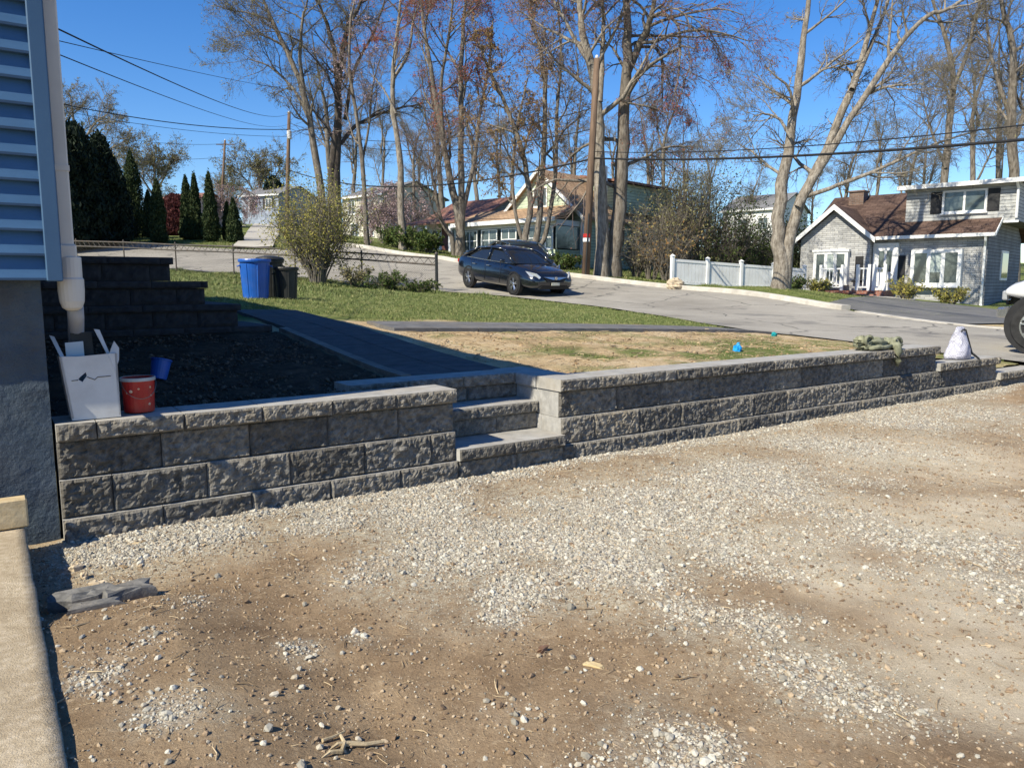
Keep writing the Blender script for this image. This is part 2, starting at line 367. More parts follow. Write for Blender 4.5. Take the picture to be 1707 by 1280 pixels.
Z += (fbm(X * 3, Y * 3, seed=5, oct=5) - .5) * .07 * nearf * (1 + 1.0 * bedm) + (fbm(X * 13, Y * 13, seed=8, oct=3) - .5) * .02 * nearf * (1 + 1.6 * bedm)
Z -= (np.clip(1 - S / .35, 0, 1)) * .02
Z = np.where(rd, H(X, Y) - .10, Z)
# how grassy the upper ground is: bare seeded soil between the wall and the narrow path, lawn beyond
wob = (fbm(X * .9, Y * .9, seed=31, oct=4) - .5)
Tw, Sw = T, S + wob * 1.4
def sst(a, lo, hi): k = np.clip((a - lo) / (hi - lo), 0, 1); return k * k * (3 - 2 * k)
def grassiness(x, y):
    t, s = TS(x, y); w = (fbm(x * .9, y * .9, seed=31, oct=4) - .5); w2 = fbm(x * 2.2, y * 2.2, seed=77, oct=4)
    g = sst(s + w * .8, 4.9, 5.6)
    patch = sst(t, 3.9, 5.2) * sst(4.6 - np.abs(s + w - 1.1) * 2.6, 0, 3) * sst(w2, .30, .52) * 1.0
    patch2 = sst(w2, .50, .66) * .55 * sst(t, 3.6, 4.4)
    bed = ((t > -1) & (t < 4.1) & (s < 9)).astype(float) * (s < 5)
    return np.clip(np.maximum(g, np.maximum(patch, patch2)) * (1 - bed), 0, 1)
GR = grassiness(X, Y)
m, nt, Nd, L, b = _mk('yard_ground')
co = _coord(nt); at = Nd.new('ShaderNodeAttribute'); at.attribute_name = 'grass'; ab = Nd.new('ShaderNodeAttribute'); ab.attribute_name = 'bed'
soil = _ramp(nt, _noise(nt, co, 2.4, 9, .7), [(.34, .23, .125), (.50, .37, .215), (.60, .48, .32)], .32, .66)
soil = _mix(nt, _ramp(nt, _noise(nt, co, 30, 6, .7), [(0, 0, 0), (1, 1, 1)], .5, .7), soil, (.30, .22, .12))
lawn = _ramp(nt, _noise(nt, co, 1.1, 9, .75), [(.075, .105, .028), (.14, .165, .05), (.25, .24, .10)], .33, .68)
c = _mix(nt, at.outputs['Fac'], soil, lawn)
c = _mix(nt, ab.outputs['Fac'], c, _ramp(nt, _noise(nt, co, 6, 10, .75), [(.03, .019, .012), (.07, .046, .029), (.13, .09, .058)], .32, .7))  # bed soil darkened so its colour carries the house's shade
L.new(c, b.inputs['Base Color']); b.inputs['Roughness'].default_value = .95; b.inputs['Specular IOR Level'].default_value = .1
_bump(nt, b, _noise(nt, co, 40, 8, .75), .8, .03); M['yard'] = m
o = np_mesh('yard_ground', np.stack([X, Y, Z], -1).reshape(-1, 3), [q], M['yard'], smooth=True); struct(o)
for nm, arr in (('grass', GR), ('bed', bedm)):
    a = o.data.attributes.new(nm, 'FLOAT', 'POINT'); a.data.foreach_set('value', arr.ravel().astype(np.float32))
# ground past the wall's end, towards the street
ts2 = np.array(spread(12.55, 60, .4, 1.1, 6)); ss2 = np.array([-v for v in spread(-.2, 60, .4, 1.1, 6)][::-1] + [.17])
T, S, X, Y, q = dirt_grid(ts2, ss2); Z = H(X, Y) - .02; Z = np.where(inpoly(X, Y, road_poly), Z - .08, Z)
struct(np_mesh('verge_ground', np.stack([X, Y, Z], -1).reshape(-1, 3), [q], mat('sandy_verge', [(.30, .25, .18), (.46, .40, .31)], 2, .95, .6, 40), smooth=True))

# street: asphalt sheet, kerb on the far side
def sheet(name, A, B, m_across, matl, dz=.02, jag=0.0, seed=0):
    A = np.array(A)[:, :2]; B = np.array(B)[:, :2]; n = len(A)
    if jag: A = A + (fbm(A[:, 0:1] * 2, A[:, 1:2] * 2, seed=seed) - .5) * jag
    f = np.linspace(0, 1, m_across)[None, :, None]; Q = A[:, None] * (1 - f) + B[:, None] * f
    Zq = H(Q[..., 0], Q[..., 1]) + dz; V = np.concatenate([Q, Zq[..., None]], -1).reshape(-1, 3)
    i, j = np.meshgrid(np.arange(n - 1), np.arange(m_across - 1), indexing='ij'); k = m_across
    qq = np.stack([i * k + j, (i + 1) * k + j, (i + 1) * k + j + 1, i * k + j + 1], -1).reshape(-1, 4)
    return struct(np_mesh(name, V, [qq], matl, smooth=True))
m, nt, Nd, L, b = _mk('worn_asphalt'); co = _coord(nt)
c = _ramp(nt, _noise(nt, co, .35, 8, .7), [(.24, .22, .188), (.31, .287, .247), (.37, .342, .295)], .33, .67)
c = _mix(nt, .45, c, _ramp(nt, _noise(nt, co, 55, 5, .8), [(.2, .2, .2), (.8, .8, .8)], .3, .7), 'OVERLAY')
vc = Nd.new('ShaderNodeTexVoronoi'); vc.feature = 'DISTANCE_TO_EDGE'; vc.inputs['Scale'].default_value = .33; wv = Nd.new('ShaderNodeVectorMath'); wv.operation = 'ADD'; L.new(co, wv.inputs[0]); nz_ = Nd.new('ShaderNodeTexNoise'); nz_.inputs['Scale'].default_value = .9; nz_.inputs['Detail'].default_value = 6; L.new(co, nz_.inputs['Vector']); L.new(nz_.outputs['Color'], wv.inputs[1]); L.new(wv.outputs[0], vc.inputs['Vector'])
c = _mix(nt, _ramp(nt, vc.outputs['Distance'], [(.75, .75, .75), (0, 0, 0)], .004, .012), c, (.07, .068, .065))
c = _mix(nt, _ramp(nt, _noise(nt, co, .8, 3, .5), [(0, 0, 0), (.5, .5, .5)], .62, .66), c, (.13, .125, .12))
L.new(c, b.inputs['Base Color']); b.inputs['Roughness'].default_value = .9; b.inputs['Specular IOR Level'].default_value = .2; _bump(nt, b, _noise(nt, co, 120, 4, .7), .5, .006); M['asphalt'] = m
M['asphaltdark'] = mat('dark_asphalt', [(.10, .10, .10), (.16, .155, .15)], 1.2, .9, .5, 120, .006)
sheet('street', rn, rf, 26, M['asphalt'], .02, .25, 3)
sheet('side_street', resample(ss0, 1.0)[:60], np.stack([np.interp(np.linspace(0, 1, len(resample(ss0, 1.0)[:60])), np.linspace(0, 1, len(resample(ss1, 1.0))), resample(ss1, 1.0)[:, k]) for k in range(3)], 1), 8, mat('pale_road', [(.36, .33, .28), (.45, .42, .36)], 1, .9), .14)
def ribbon(name, pl, prof, matl):
    """sweep a profile [(offset to the left, z)] along a ground line"""
    pl = np.array(pl)[:, :2]; tan = np.gradient(pl, axis=0); tan /= np.linalg.norm(tan, axis=1)[:, None]; nor = np.stack([-tan[:, 1], tan[:, 0]], 1)
    hz = H(pl[:, 0], pl[:, 1]); rings = [[(p[0] + nn_[0] * o_, p[1] + nn_[1] * o_, z_ + h_) for o_, h_ in prof] for p, nn_, z_ in zip(pl, nor, hz)]
    return MB().loft(rings).build(name, matl)
fk = [p for p in far_pl if -12 < p[0] < 9.6 and p[1] > 21.5]
struct(ribbon('kerb', fk, [(.16, -.1), (.16, .14), (.12, .16), (-.16, .15), (-.16, -.1)], M['kerb']))
fk2 = [p for p in far_pl if p[1] <= 21.6 and p[1] > 10]
struct(ribbon('kerb', fk2, [(.12, -.1), (.12, .045), (-.12, .045), (-.12, -.1)], M['kerb']))

# the grey house's drive and front walk
def patch(name, uvY, matl, dz, n=26):
    P = np.array([gpx(u, Y_)[:2] for u, Y_ in uvY]); a, b_, c_, d_ = P
    return sheet(name, np.linspace(a, b_, n), np.linspace(d_, c_, n), n, matl, dz)
patch('house_drive', [(1375, 23.4), (1592, 18.3), (1850, 20), (1500, 29.5)], M['asphaltdark'], .035)
patch('front_walk', [(1398, 27.6), (1525, 27.4), (1530, 30.0), (1390, 31.5)], mat('walk_concrete', [(.38, .36, .33), (.48, .46, .43)], 2, .9, .2, 60), .05)

# ------------------------------------------------------------------ driveway: packed dirt with gravel washed over it
BL = [(200, 915, .32, 1), (350, 890, .28, 1), (550, 860, .33, 1), (700, 850, .45, 1), (760, 930, .42, .9), (900, 880, .55, 1), (860, 965, .30, .9), (1050, 850, .75, 1), (1020, 940, .42, .85),
      (1250, 800, .75, .9), (1200, 900, .42, .7), (1400, 740, .75, .85), (1350, 850, .5, .6), (1600, 690, .9, .85), (1500, 700, .7, .9), (1550, 800, .5, .35), (1600, 900, .4, .55), (1150, 1020, .24, .66), (1270, 1040, .28, .72),
      (1365, 1110, .28, .8), (285, 1240, .14, .62), (1150, 1245, .22, .55), (500, 1085, .11, .6), (600, 1060, .08, .55), (835, 1015, .13, .7), (1640, 950, .35, .6), (620, 960, .2, .6), (150, 1180, .07, .5)]
SD = [(1500, 870, .6), (1650, 1000, .6), (1680, 1130, .45), (1400, 960, .4), (1300, 900, .4), (1550, 760, .9), (1000, 900, .4), (1660, 850, .5)]
BLts = [(*TS(*pz(u, v, 0)[:2]), r, w) for u, v, r, w in BL]; SDts = [(*TS(*pz(u, v, 0)[:2]), r) for u, v, r in SD]
def gravel(t, s):
    x, y = P0[0] + t * D[0] + s * NN[0], P0[1] + t * D[1] + s * NN[1]
    w = fbm(x * 2.2, y * 2.2, seed=3, oct=5) - .5; k = np.zeros(np.shape(t))
    for a, b_, r, wt in BLts: k = np.maximum(k, wt * np.exp(-(((t - a) ** 2 + (s - b_) ** 2) / (r * r)) * .9))
    k = np.maximum(k, np.exp(-((s + .05) / .28) ** 2) * sst(t, -.2, .3))
    return sst(k + w * 1.15, .16, .95)
def dusty(t, s):
    k = np.zeros(np.shape(t)); w = fbm(t * 2.6, s * 2.6, seed=19, oct=5) - .5
    for a, b_, r, wt in BLts: k = np.maximum(k, wt * np.exp(-(((t - a) ** 2 + (s - b_) ** 2) / (r * r * 2.9)) * .9))
    return sst(k + w * .8, .12, .95) * .95
def sandy(t, s):
    k = np.zeros(np.shape(t)); w = fbm(t * 1.5, s * 1.5, seed=9, oct=4) - .5
    for a, b_, r in SDts: k = np.maximum(k, np.exp(-(((t - a) ** 2 + (s - b_) ** 2) / (r * r)) * .7))
    return sst(k + w * .5, .25, .95)
def dz(t, s):
    x, y = t, s
    rise = .15 * sst(-s, .9, 1.85) * sst(-t, -.75, -.05)
    return np.minimum(dz0(t, s) + rise, .105)
def dz0(t, s):
    x, y = t, s
    base = (fbm(x * .7, y * .7, seed=1, oct=3) - .5) * .10 - .03 * np.exp(-((t - 2.2) / 1.0) ** 2) * np.exp(-(s / .8) ** 2) * 2
    return base * sst(-s, -.2, 1.2) * .8 + base * .2 + (fbm(x * 6, y * 6, seed=2, oct=4) - .5) * .022 + (fbm(x * 28, y * 28, seed=4, oct=3) - .5) * .012 - .02 + .03 * sst(t, 6, 12)
tv = np.array([-9, -6, -4, -3, -2.5] + list(np.arange(-2.2, 6.5, .03)) + list(np.arange(6.5, 12.6, .06)) + [12.6])
sv = np.array([-14, -10, -7.5, -6.5] + list(np.arange(-5.6, -2.6, .04)) + list(np.arange(-2.6, .2, .03)))
T, S, X, Y, q = dirt_grid(tv, sv, lambda t, s: (t < -.06) & (s > .05))
Z = dz(T, S); gm = gravel(T, S); sm = sandy(T, S); Z += gm * (fbm(T * 55, S * 55, seed=6, oct=2) - .3) * .012
m, nt, Nd, L, b = _mk('driveway_dirt'); co = _coord(nt)
a1 = Nd.new('ShaderNodeAttribute'); a1.attribute_name = 'gravel'; a2 = Nd.new('ShaderNodeAttribute'); a2.attribute_name = 'sand'
dirt = _ramp(nt, _noise(nt, co, 1.6, 10, .72), [(.18, .12, .072), (.29, .205, .125), (.40, .295, .187)], .33, .67)
dirt = _mix(nt, _ramp(nt, _noise(nt, co, 60, 6, .7), [(0, 0, 0), (.8, .8, .8)], .52, .72), dirt, (.14, .098, .06))
dirt = _mix(nt, _ramp(nt, _noise(nt, co, 25, 6, .7), [(0, 0, 0), (.7, .7, .7)], .55, .75), dirt, (.54, .42, .28))
dirt = _mix(nt, a2.outputs['Fac'], dirt, _ramp(nt, _noise(nt, co, 4, 10, .75), [(.40, .325, .225), (.58, .50, .38)], .3, .7))
a3 = Nd.new('ShaderNodeAttribute'); a3.attribute_name = 'dust'
dirt = _mix(nt, _math(nt, 'MULTIPLY', a3.outputs['Fac'], _ramp(nt, _noise(nt, co, 26, 10, .8), [(0, 0, 0), (1, 1, 1)], .40, .56)), dirt, _ramp(nt, _noise(nt, co, 45, 6, .7), [(.30, .262, .185), (.47, .425, .325), (.58, .54, .435)], .3, .7))
vo = Nd.new('ShaderNodeTexVoronoi'); vo.inputs['Scale'].default_value = 70; L.new(co, vo.inputs['Vector'])
gcol = _ramp(nt, vo.outputs['Color'], [(.19, .165, .13), (.36, .325, .275), (.50, .465, .41)], .1, .9)
dirt = _mix(nt, .4, dirt, _ramp(nt, _noise(nt, co, 240, 4, .8), [(.15, .15, .15), (.85, .85, .85)], .3, .7), 'OVERLAY')
gf = _math(nt, 'MULTIPLY', a1.outputs['Fac'], _ramp(nt, _noise(nt, co, 18, 5, .7), [(.25, .25, .25), (1, 1, 1)], .35, .55))
c = _mix(nt, gf, dirt, gcol); L.new(c, b.inputs['Base Color']); b.inputs['Roughness'].default_value = .95; b.inputs['Specular IOR Level'].default_value = .1
hh = _math(nt, 'ADD', _noise(nt, co, 90, 8, .75), _math(nt, 'MULTIPLY', _math(nt, 'MULTIPLY', vo.outputs['Distance'], a1.outputs['Fac']), -1.4)); _bump(nt, b, hh, .9, .012)
o = np_mesh('driveway', np.stack([X, Y, Z], -1).reshape(-1, 3), [q], m, smooth=True); struct(o)
for nm, arr in (('gravel', gm), ('sand', sm), ('dust', dusty(T, S))):
    a = o.data.attributes.new(nm, 'FLOAT', 'POINT'); a.data.foreach_set('value', arr.ravel().astype(np.float32))

# ------------------------------------------------------------------ scattering with geometry nodes (uncountable stuff only)
def scatter(name, pts, rots, scales, protos, matl, label, cat):
    c = bpy.data.collections.new(name + '_shapes')
    for p in protos: c.objects.link(p); COL.objects.unlink(p)
    me = bpy.data.meshes.new(name); me.vertices.add(len(pts)); me.vertices.foreach_set('co', np.asarray(pts, np.float32).ravel())
    a = me.attributes.new('rot', 'FLOAT_VECTOR', 'POINT'); a.data.foreach_set('vector', np.asarray(rots, np.float32).ravel())
    a = me.attributes.new('scl', 'FLOAT_VECTOR', 'POINT'); a.data.foreach_set('vector', np.asarray(scales, np.float32).ravel())
    me.materials.append(matl); o = bpy.data.objects.new(name, me); COL.objects.link(o)
    ng = bpy.data.node_groups.new(name + '_nodes', 'GeometryNodeTree'); ng.interface.new_socket('Geometry', in_out='INPUT', socket_type='NodeSocketGeometry'); ng.interface.new_socket('Geometry', in_out='OUTPUT', socket_type='NodeSocketGeometry')
    n = ng.nodes; l = ng.links; gi = n.new('NodeGroupInput'); go = n.new('NodeGroupOutput'); ip = n.new('GeometryNodeInstanceOnPoints'); ci = n.new('GeometryNodeCollectionInfo')
    ci.inputs['Collection'].default_value = c; ci.inputs['Separate Children'].default_value = True; ci.inputs['Reset Children'].default_value = True
    ip.inputs['Pick Instance'].default_value = True
    na = n.new('GeometryNodeInputNamedAttribute'); na.data_type = 'FLOAT_VECTOR'; na.inputs['Name'].default_value = 'rot'
    nb = n.new('GeometryNodeInputNamedAttribute'); nb.data_type = 'FLOAT_VECTOR'; nb.inputs['Name'].default_value = 'scl'
    e2r = n.new('FunctionNodeEulerToRotation'); l.new(na.outputs['Attribute'], e2r.inputs[0])
    mtp = n.new('GeometryNodeMeshToPoints'); l.new(gi.outputs[0], mtp.inputs[0]); l.new(mtp.outputs[0], ip.inputs['Points'])
    l.new(ci.outputs[0], ip.inputs['Instance']); l.new(e2r.outputs[0], ip.inputs['Rotation']); l.new(nb.outputs['Attribute'], ip.inputs['Scale'])
    ri = n.new('FunctionNodeRandomValue'); ri.data_type = 'INT'; ri.inputs[4].default_value = 0; ri.inputs[5].default_value = 100; l.new(ri.outputs[2], ip.inputs['Instance Index'])
    l.new(ip.outputs[0], go.inputs[0]); md = o.modifiers.new('scatter', 'NODES'); md.node_group = ng
    tag(o, label, cat); stuff(o); return o
def stone_proto(name, seed, matl, flat=.65):
    bm = bmesh.new(); bmesh.ops.create_icosphere(bm, subdivisions=1, radius=1); r = random.Random(seed)
    for v in bm.verts:
        k = r.uniform(.72, 1.12); v.co = Vector((v.co.x * k * r.uniform(.9, 1.1), v.co.y * k * .8, v.co.z * k * flat))
    me = bpy.data.meshes.new(name); bm.to_mesh(me); bm.free(); me.materials.append(matl); o = bpy.data.objects.new(name, me); COL.objects.link(o); return o
rg = np.random.default_rng(11)
def sample_drive(n, dens, tlo=-.2, thi=12.3, slo=-4.4, shi=-.04):
    t = rg.uniform(tlo, thi, n); s = rg.uniform(slo, shi, n); x = P0[0] + t * D[0] + s * NN[0]; y = P0[1] + t * D[1] + s * NN[1]
    k = (y > 1.2) & (np.abs(x) < y * .72 + .3) & (rg.random(n) < dens(t, s)); return t[k], s[k], x[k], y[k]
M['stone'] = instmat('gravel_stone', [(.18, .165, .135), (.31, .29, .24), (.40, .38, .325), (.47, .45, .385), (.58, .56, .49), (.38, .31, .215), (.45, .42, .35)])
M['clod'] = instmat('dirt_crumb', [(.15, .10, .06), (.25, .175, .11), (.36, .27, .175), (.46, .37, .26)])
M['straw'] = instmat('dry_debris', [(.16, .11, .06), (.34, .25, .15), (.55, .44, .28), (.24, .17, .10)])
protos = [stone_proto('stone', k, M['stone'], [.6, .7, .5, .8, .65, .55][k]) for k in range(6)]
t, s, x, y = sample_drive(1150000, lambda t, s: gravel(t, s) ** 1.25 * (.36 + .5 * np.exp(-(t / 6) ** 2)))
n = len(t); sz = rg.lognormal(math.log(.0047), .5, n).clip(.003, .02) * (1 + .08 * 0 * t) * np.where(t > 4, .85, 1); z = dz(t, s) + sz * .25
scatter('gravel', np.stack([x, y, z], 1), rg.uniform(-3, 3, (n, 3)) * [.15, .15, 1], sz[:, None] * rg.uniform(.75, 1.3, (n, 3)), protos, M['stone'], 'pale grey crushed gravel spread along the foot of the block wall', 'gravel')
pr2 = [stone_proto('crumb', 20 + k, M['clod'], .6) for k in range(4)]
t, s, x, y = sample_drive(260000, lambda t, s: .12 + .38 * fbm(t * 3, s * 3, seed=40, oct=3) ** 2, -.9, 9, -4.4, -.04)
n = len(t); sz = rg.lognormal(math.log(.0042), .5, n).clip(.0015, .016); z = dz(t, s) + sz * .2
scatter('dirt_crumbs', np.stack([x, y, z], 1), rg.uniform(-3, 3, (n, 3)) * [.2, .2, 1], sz[:, None] * rg.uniform(.75, 1.3, (n, 3)), pr2, M['clod'], 'brown dirt crumbs and grit scattered over the packed driveway', 'dirt')
pr3 = []
for k in range(3):
    mb = MB(); rr = random.Random(k); mb.tube([(-1, 0, 0), (-.3, rr.uniform(-.15, .15), .05), (.4, rr.uniform(-.2, .2), .08), (1, rr.uniform(-.3, .3), .0)], [.05, .06, .05, .02], 4); pr3.append(mb.build('chip', M['straw']))
t, s, x, y = sample_drive(6500, lambda t, s: (1 - gravel(t, s)) * .8, -.9, 8, -4.4, -.2)
n = len(t); sz = rg.lognormal(math.log(.014), .55, n).clip(.005, .05); z = dz(t, s) + .004
scatter('dry_litter', np.stack([x, y, z], 1), rg.uniform(-3, 3, (n, 3)) * [.06, .06, 1], sz[:, None] * np.ones((n, 3)), pr3, M['straw'], 'dry straw and wood chips lying over the driveway dirt', 'litter')
t, s, x, y = sample_drive(420000, lambda t, s: (.05 + .5 * dusty(t, s)) * np.where(t < 7, 1, .3), -.6, 11)
n = len(t); sz = rg.lognormal(math.log(.0027), .38, n).clip(.0012, .007); z = dz(t, s) + sz * .25
prg = [stone_proto('grit', 70 + k, M['stone'], .7) for k in range(3)]
scatter('fine_grit', np.stack([x, y, z], 1), rg.uniform(-3, 3, (n, 3)) * [.2, .2, 1], sz[:, None] * rg.uniform(.75, 1.3, (n, 3)), prg, M['stone'], 'fine pale grit blending the gravel into the driveway dirt', 'grit')
# loose stones that lie apart on the dirt
t, s, x, y = sample_drive(5200, lambda t, s: (1 - gravel(t, s)) * fbm(t * 2, s * 2, seed=60, oct=3) ** 2 * 1.6, -.6, 8, -4.4, -.3)
n = len(t); sz = rg.lognormal(math.log(.0085), .4, n).clip(.004, .026); z = dz(t, s) + sz * .3
pr4 = [stone_proto('pebble', 50 + k, M['stone'], .65) for k in range(4)]
scatter('loose_pebbles', np.stack([x, y, z], 1), rg.uniform(-3, 3, (n, 3)) * [.2, .2, 1], sz[:, None] * rg.uniform(.75, 1.3, (n, 3)), pr4, M['stone'], 'loose pebbles strewn singly across the brown driveway dirt', 'pebbles')
M['clodyard'] = instmat('yard_clod', [(.10, .062, .035), (.28, .185, .10), (.42, .30, .17), (.48, .37, .23)])
M['clodbed'] = instmat('bed_clod', [(.03, .019, .011), (.06, .039, .024), (.16, .11, .07)])  # bed clods toned to the shade-darkened bed soil
def upper(n, t0, t1, s0, s1): t = rg.uniform(t0, t1, n); s = rg.uniform(s0, s1, n); return t, s, P0[0] + t * D[0] + s * NN[0], P0[1] + t * D[1] + s * NN[1]
pr5 = [stone_proto('clod', 80 + k, M['clodyard'], .6) for k in range(3)]; pr6 = [stone_proto('bed_clod', 90 + k, M['clodbed'], .7) for k in range(3)]
t, s, x, y = upper(6500, 3.75, 10.2, .36, 3.8); k = rg.random(len(t)) < fbm(x * 1.6, y * 1.6, seed=88, oct=3) ** 2 * 1.8; t, s, x, y = t[k], s[k], x[k], y[k]; n = len(t); sz = rg.lognormal(math.log(.009), .55, n).clip(.003, .032)
scatter('soil_clods', np.stack([x, y, H(x, y) + .0], 1), rg.uniform(-3, 3, (n, 3)) * [.2, .2, 1], sz[:, None] * rg.uniform(.75, 1.3, (n, 3)), pr5, M['clodyard'], 'crumbly tan soil clods on the bare seeded ground behind the long wall', 'soil')
t, s, x, y = upper(9000, .05, 2.5, .34, 3.95); n = len(t); sz = rg.lognormal(math.log(.006), .65, n).clip(.002, .026)
scatter('bed_clods', np.stack([x, y, H(x, y) + .005], 1), rg.uniform(-3, 3, (n, 3)) * [.2, .2, 1], sz[:, None] * rg.uniform(.75, 1.3, (n, 3)), pr6, M['clodbed'], 'dark soil clods covering the shaded bed behind the short wall', 'soil')
t, s, x, y = upper(2600, 3.75, 10.2, .36, 3.8); n = len(t); sz = rg.lognormal(math.log(.03), .5, n).clip(.01, .09); pr7 = [MB().tube([(-1, 0, 0), (0, .1, .1), (1, -.1, .02)], .05, 3).build('straw', M['straw'])]
scatter('seed_straw', np.stack([x, y, H(x, y) + .012], 1), rg.uniform(-3, 3, (n, 3)) * [.08, .08, 1], sz[:, None] * np.ones((n, 3)), pr7, M['straw'], 'seeding straw strewn over the bare soil behind the long wall', 'straw')
# grass
M['grass'] = instmat('grass_blades', [(.07, .11, .025), (.11, .155, .035), (.16, .20, .055), (.22, .26, .075), (.36, .34, .15), (.15, .22, .05)], .7)
def tuft(name, seed, n=7, h=1.0):
    r = random.Random(seed); mb = MB()
    for k in range(n):
        a = r.uniform(0, 6.28); ln = r.uniform(.5, 1) * h; bx_, by_ = r.uniform(-.35, .35), r.uniform(-.35, .35); lean = r.uniform(.1, .7) * ln; w = .045
        dx, dy = math.cos(a), math.sin(a); p = lambda f, sgn: (bx_ + dx * lean * f * f - dy * w * sgn * (1 - f * .8), by_ + dy * lean * f * f + dx * w * sgn * (1 - f * .8), ln * f)
        mb.add([p(0, -1), p(0, 1), p(.55, 1), p(.55, -1), p(1, 0)], [(0, 1, 2, 3), (3, 2, 4)])
    return mb.build(name, M['grass'], fixn=False)
def sample_yard(n, ymax, dens, x0=-26, x1=14, y0=6):
    x = rg.uniform(x0, x1, n); y = rg.uniform(y0, ymax, n); t, s = TS(x, y)
    k = (s > .34) & (np.abs(x) < y * .72 + .3) & ~inpoly(x, y, road_poly) & (rg.random(n) < dens(x, y))
    return x[k], y[k], t[k], s[k]
tufts = [tuft('tuft', k) for k in range(5)]
def onpath(t, s): return ((t > 2.5) & (t < 4.0) & (s < 6.2)) | ((s > 3.82) & (s < 4.75) & (t > 3.9)) | ((t < 2.6) & (s > 3.9) & (s < 6.4))
x, y, t, s = sample_yard(230000, 33, lambda x, y: grassiness(x, y) ** 1.3 * np.where(y < 14, 1, .75))
k = ~onpath(t, s); x, y, t, s = x[k], y[k], t[k], s[k]; n = len(x)
hgt = .035 + .03 * fbm(x * .8, y * .8, seed=15, oct=3) + .10 * sst(s, 12, 17) * sst(fbm(x * 1.2, y * 1.2, seed=16), .4, .7)
hgt = hgt * np.where(s < 4.5, .6, 1)
scatter('lawn_grass', np.stack([x, y, H(x, y) - .01], 1), np.stack([np.zeros(n), np.zeros(n), rg.uniform(0, 6.28, n)], 1), np.stack([hgt * 1.6, hgt * 1.6, hgt * rg.uniform(.7, 1.3, n)], 1), tufts, M['grass'], 'patchy green lawn between the narrow path and the street', 'grass')
# verges across the street
x, y, t, s = sample_yard(120000, 62, lambda x, y: np.where(y > 22, .9, 0), -34, 18, 22)
near_line = np.array([p[:2] for p in near_pl]); k = np.array(s > 15.5) & (y > np.interp(x, near_line[::-1, 0], near_line[::-1, 1])); x, y = x[k], y[k]; n = len(x); hg = .09 * rg.uniform(.6, 1.5, n)
tufts2 = [tuft('verge_tuft', 30 + k) for k in range(4)]
scatter('verge_grass', np.stack([x, y, H(x, y) - .01], 1), np.stack([np.zeros(n), np.zeros(n), rg.uniform(0, 6.28, n)], 1), np.stack([hg * 2.2, hg * 2.2, hg], 1), tufts2, M['grass'], 'rough grass on the verge and lawns across the street', 'grass')
# ------------------------------------------------------------------ block walls and steps
M['blockdark'] = mat('charcoal_block', [(.028, .028, .03), (.05, .05, .052)], 12, .9, .7, 120, .006, detail=8)  # dark block lowered further, with the stoop's shade in the colour
def rough_block(t0, t1, z0, z1, sf, depth, parent, seed, bulge=.03, name='block', matl=None, cell=.0125, face='s', topslope=0.0):
    """a block whose front is split stone; face 's': front looks to -s, face 't': front looks to -t (t0,t1 then run along s, sf is a t)"""
    g = .0034 if name == 'cap_stone' else .0024; t0 += g; t1 -= g; z1 -= .0015; z0 += .0015
    nu, nz = max(4, int((t1 - t0) / cell)), max(4, int((z1 - z0) / cell))
    U, V = np.meshgrid(np.linspace(0, 1, nu + 1), np.linspace(0, 1, nz + 1), indexing='ij'); tt = t0 + U * (t1 - t0); zz = z0 + V * (z1 - z0)
    ed = np.minimum(np.minimum(tt - t0, t1 - tt), np.minimum(zz - z0, z1 - zz)); e = np.clip(ed / .013, 0, 1); e = e * e * (3 - 2 * e)
    so = seed * 7.31
    a = fbm(tt * 9 + so, zz * 12 + so, so, seed=seed, oct=3); r_ = 1 - np.abs(fbm(tt * 20 + zz * 7 + so, zz * 22 + so, so, seed=seed + 5, oct=4, gain=.6) * 2 - 1)
    k = fbm(tt * 45 + so, zz * 45, so, seed=seed + 9, oct=2)
    disp = e * (.12 + .6 * (a - .35) + .8 * (r_ - .6) + .75 * (k - .5)) * bulge * 1.25
    disp = np.maximum(disp, -.004); cham = np.where(ed < 1e-6, .0025, 0)
    ss = sf - disp + cham
    vs = np.stack([tt, ss, zz], -1).reshape(-1, 3); n1 = nz + 1; idx = lambda i, j: i * n1 + j
    i, j = np.meshgrid(np.arange(nu), np.arange(nz), indexing='ij')
    q = np.stack([i * n1 + j, (i + 1) * n1 + j, (i + 1) * n1 + j + 1, i * n1 + j + 1], -1).reshape(-1, 4)
    b0 = len(vs); bk = np.array([[t0, sf + depth, z0], [t1, sf + depth, z0], [t1, sf + depth, z1], [t0, sf + depth, z1]]); vs = np.concatenate([vs, bk])
    if face == 't': vs = vs[:, [1, 0, 2]]
    fs = [list(f) for f in q]
    fs.append([idx(i_, 0) for i_ in range(nu, -1, -1)] + [b0, b0 + 1]); fs.append([idx(i_, nz) for i_ in range(nu + 1)] + [b0 + 2, b0 + 3])
    fs.append([idx(0, j_) for j_ in range(nz + 1)] + [b0 + 3, b0]); fs.append([idx(nu, j_) for j_ in range(nz, -1, -1)] + [b0 + 1, b0 + 2]); fs.append([b0 + 3, b0 + 2, b0 + 1, b0])
    me = bpy.data.meshes.new(name); me.from_pydata(vs.tolist(), [], fs); fm = M['blockdark'] if 'dark' in (matl.name if matl else '') or 'charcoal' in (matl.name if matl else '') else M['block']
    me.materials.append(fm); me.materials.append(matl or M['cut']); me.polygons.foreach_set('material_index', [0] * len(q) + [1] * 5)
    if face == 't': me.flip_normals(); me.materials[0] = M['cut']
    me.update(); o = bpy.data.objects.new(name, me); COL.objects.link(o); o.parent = parent; return o
CT, BT, AT, KT = .105, .320, .535, .635; BW = .513
_sd = [100]
